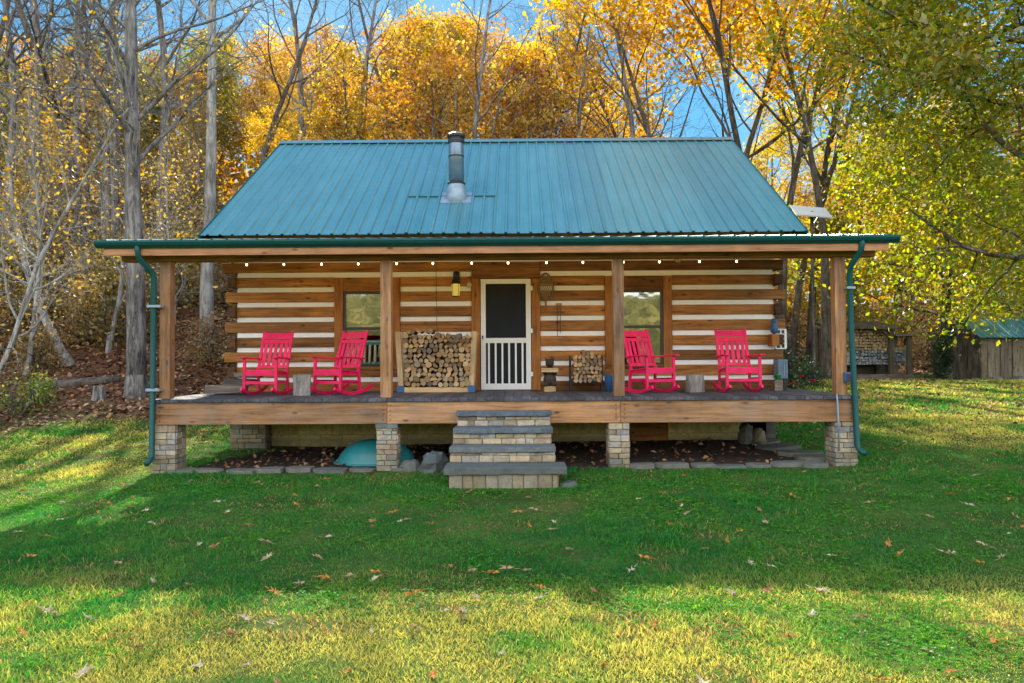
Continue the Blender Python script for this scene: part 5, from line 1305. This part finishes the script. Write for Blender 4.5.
# unseen bright cloud bank opposite the sun, added as frontal fill light
tcw = nt.nodes.new('ShaderNodeTexCoord'); spx = nt.nodes.new('ShaderNodeSeparateXYZ'); nt.links.new(tcw.outputs['Generated'], spx.inputs[0])
def smap(v_, a_, b_):
    q_ = nt.nodes.new('ShaderNodeMapRange'); q_.interpolation_type = 'SMOOTHSTEP'
    q_.inputs['From Min'].default_value = a_; q_.inputs['From Max'].default_value = b_; nt.links.new(v_, q_.inputs['Value']); return q_.outputs[0]
cn = nt.nodes.new('ShaderNodeTexNoise'); cn.inputs['Scale'].default_value = 2.6; cn.inputs['Detail'].default_value = 6
nt.links.new(tcw.outputs['Generated'], cn.inputs['Vector'])
cm = mth('MULTIPLY', mth('MULTIPLY', smap(spx.outputs[1], -.05, -.45), smap(spx.outputs[2], .98, .6)), smap(cn.outputs[0], .30, .52))
cm = mth('MAXIMUM', cm, mth('MULTIPLY', smap(cn.outputs[0], .48, .72), .13))
skyc = nt.nodes.new('ShaderNodeVectorMath'); skyc.operation = 'SCALE'; nt.links.new(hs_.outputs[0], skyc.inputs[0]); nt.links.new(fac, skyc.inputs['Scale'])
skt = nt.nodes.new('ShaderNodeVectorMath'); skt.operation = 'MULTIPLY'; nt.links.new(skyc.outputs[0], skt.inputs[0]); skt.inputs[1].default_value = (.72, 1.15, 1.12)
mxw = nt.nodes.new('ShaderNodeMix'); mxw.data_type = 'RGBA'; nt.links.new(cm, mxw.inputs[0]); nt.links.new(skt.outputs[0], mxw.inputs[6]); mxw.inputs[7].default_value = (CLOUD_FILL * .97, CLOUD_FILL * 1.0, CLOUD_FILL * 1.04, 1)
bg = nt.nodes.new('ShaderNodeBackground'); bg.inputs[1].default_value = 1.0
nt.links.new(mxw.outputs[2], bg.inputs[0])
wo = nt.nodes.new('ShaderNodeOutputWorld'); nt.links.new(bg.outputs[0], wo.inputs[0])

cam = bpy.data.cameras.new('camera'); co = bpy.data.objects.new('camera', cam); COL.objects.link(co)
cam.sensor_width = 36; cam.lens = F_ / 1024 * 36; cam.clip_end = 2000; cam.clip_start = .05
pitch = math.atan((V0 - 341.5) / F_); yaw = math.atan((U0 - 512) / F_)
co.matrix_world = Matrix.Translation((0, 0, CZ)) @ Matrix.Rotation(yaw, 4, 'Z') @ Matrix.Rotation(R(90) + pitch, 4, 'X') @ Matrix.Rotation(R(-.33), 4, 'Z')
S.camera = co
S.view_settings.view_transform = 'Standard'; S.view_settings.look = 'None'; S.view_settings.exposure = 0; S.view_settings.gamma = 1.03
c = S.cycles
c.max_bounces = 6; c.diffuse_bounces = 3; c.glossy_bounces = 2; c.transmission_bounces = 3; c.transparent_max_bounces = 6
c.use_adaptive_sampling = True; c.adaptive_threshold = 0.025; c.adaptive_min_samples = 16
c.use_denoising = True; c.denoiser = 'OPENIMAGEDENOISE'; c.caustics_reflective = False; c.caustics_refractive = False
c.sample_clamp_indirect = 6
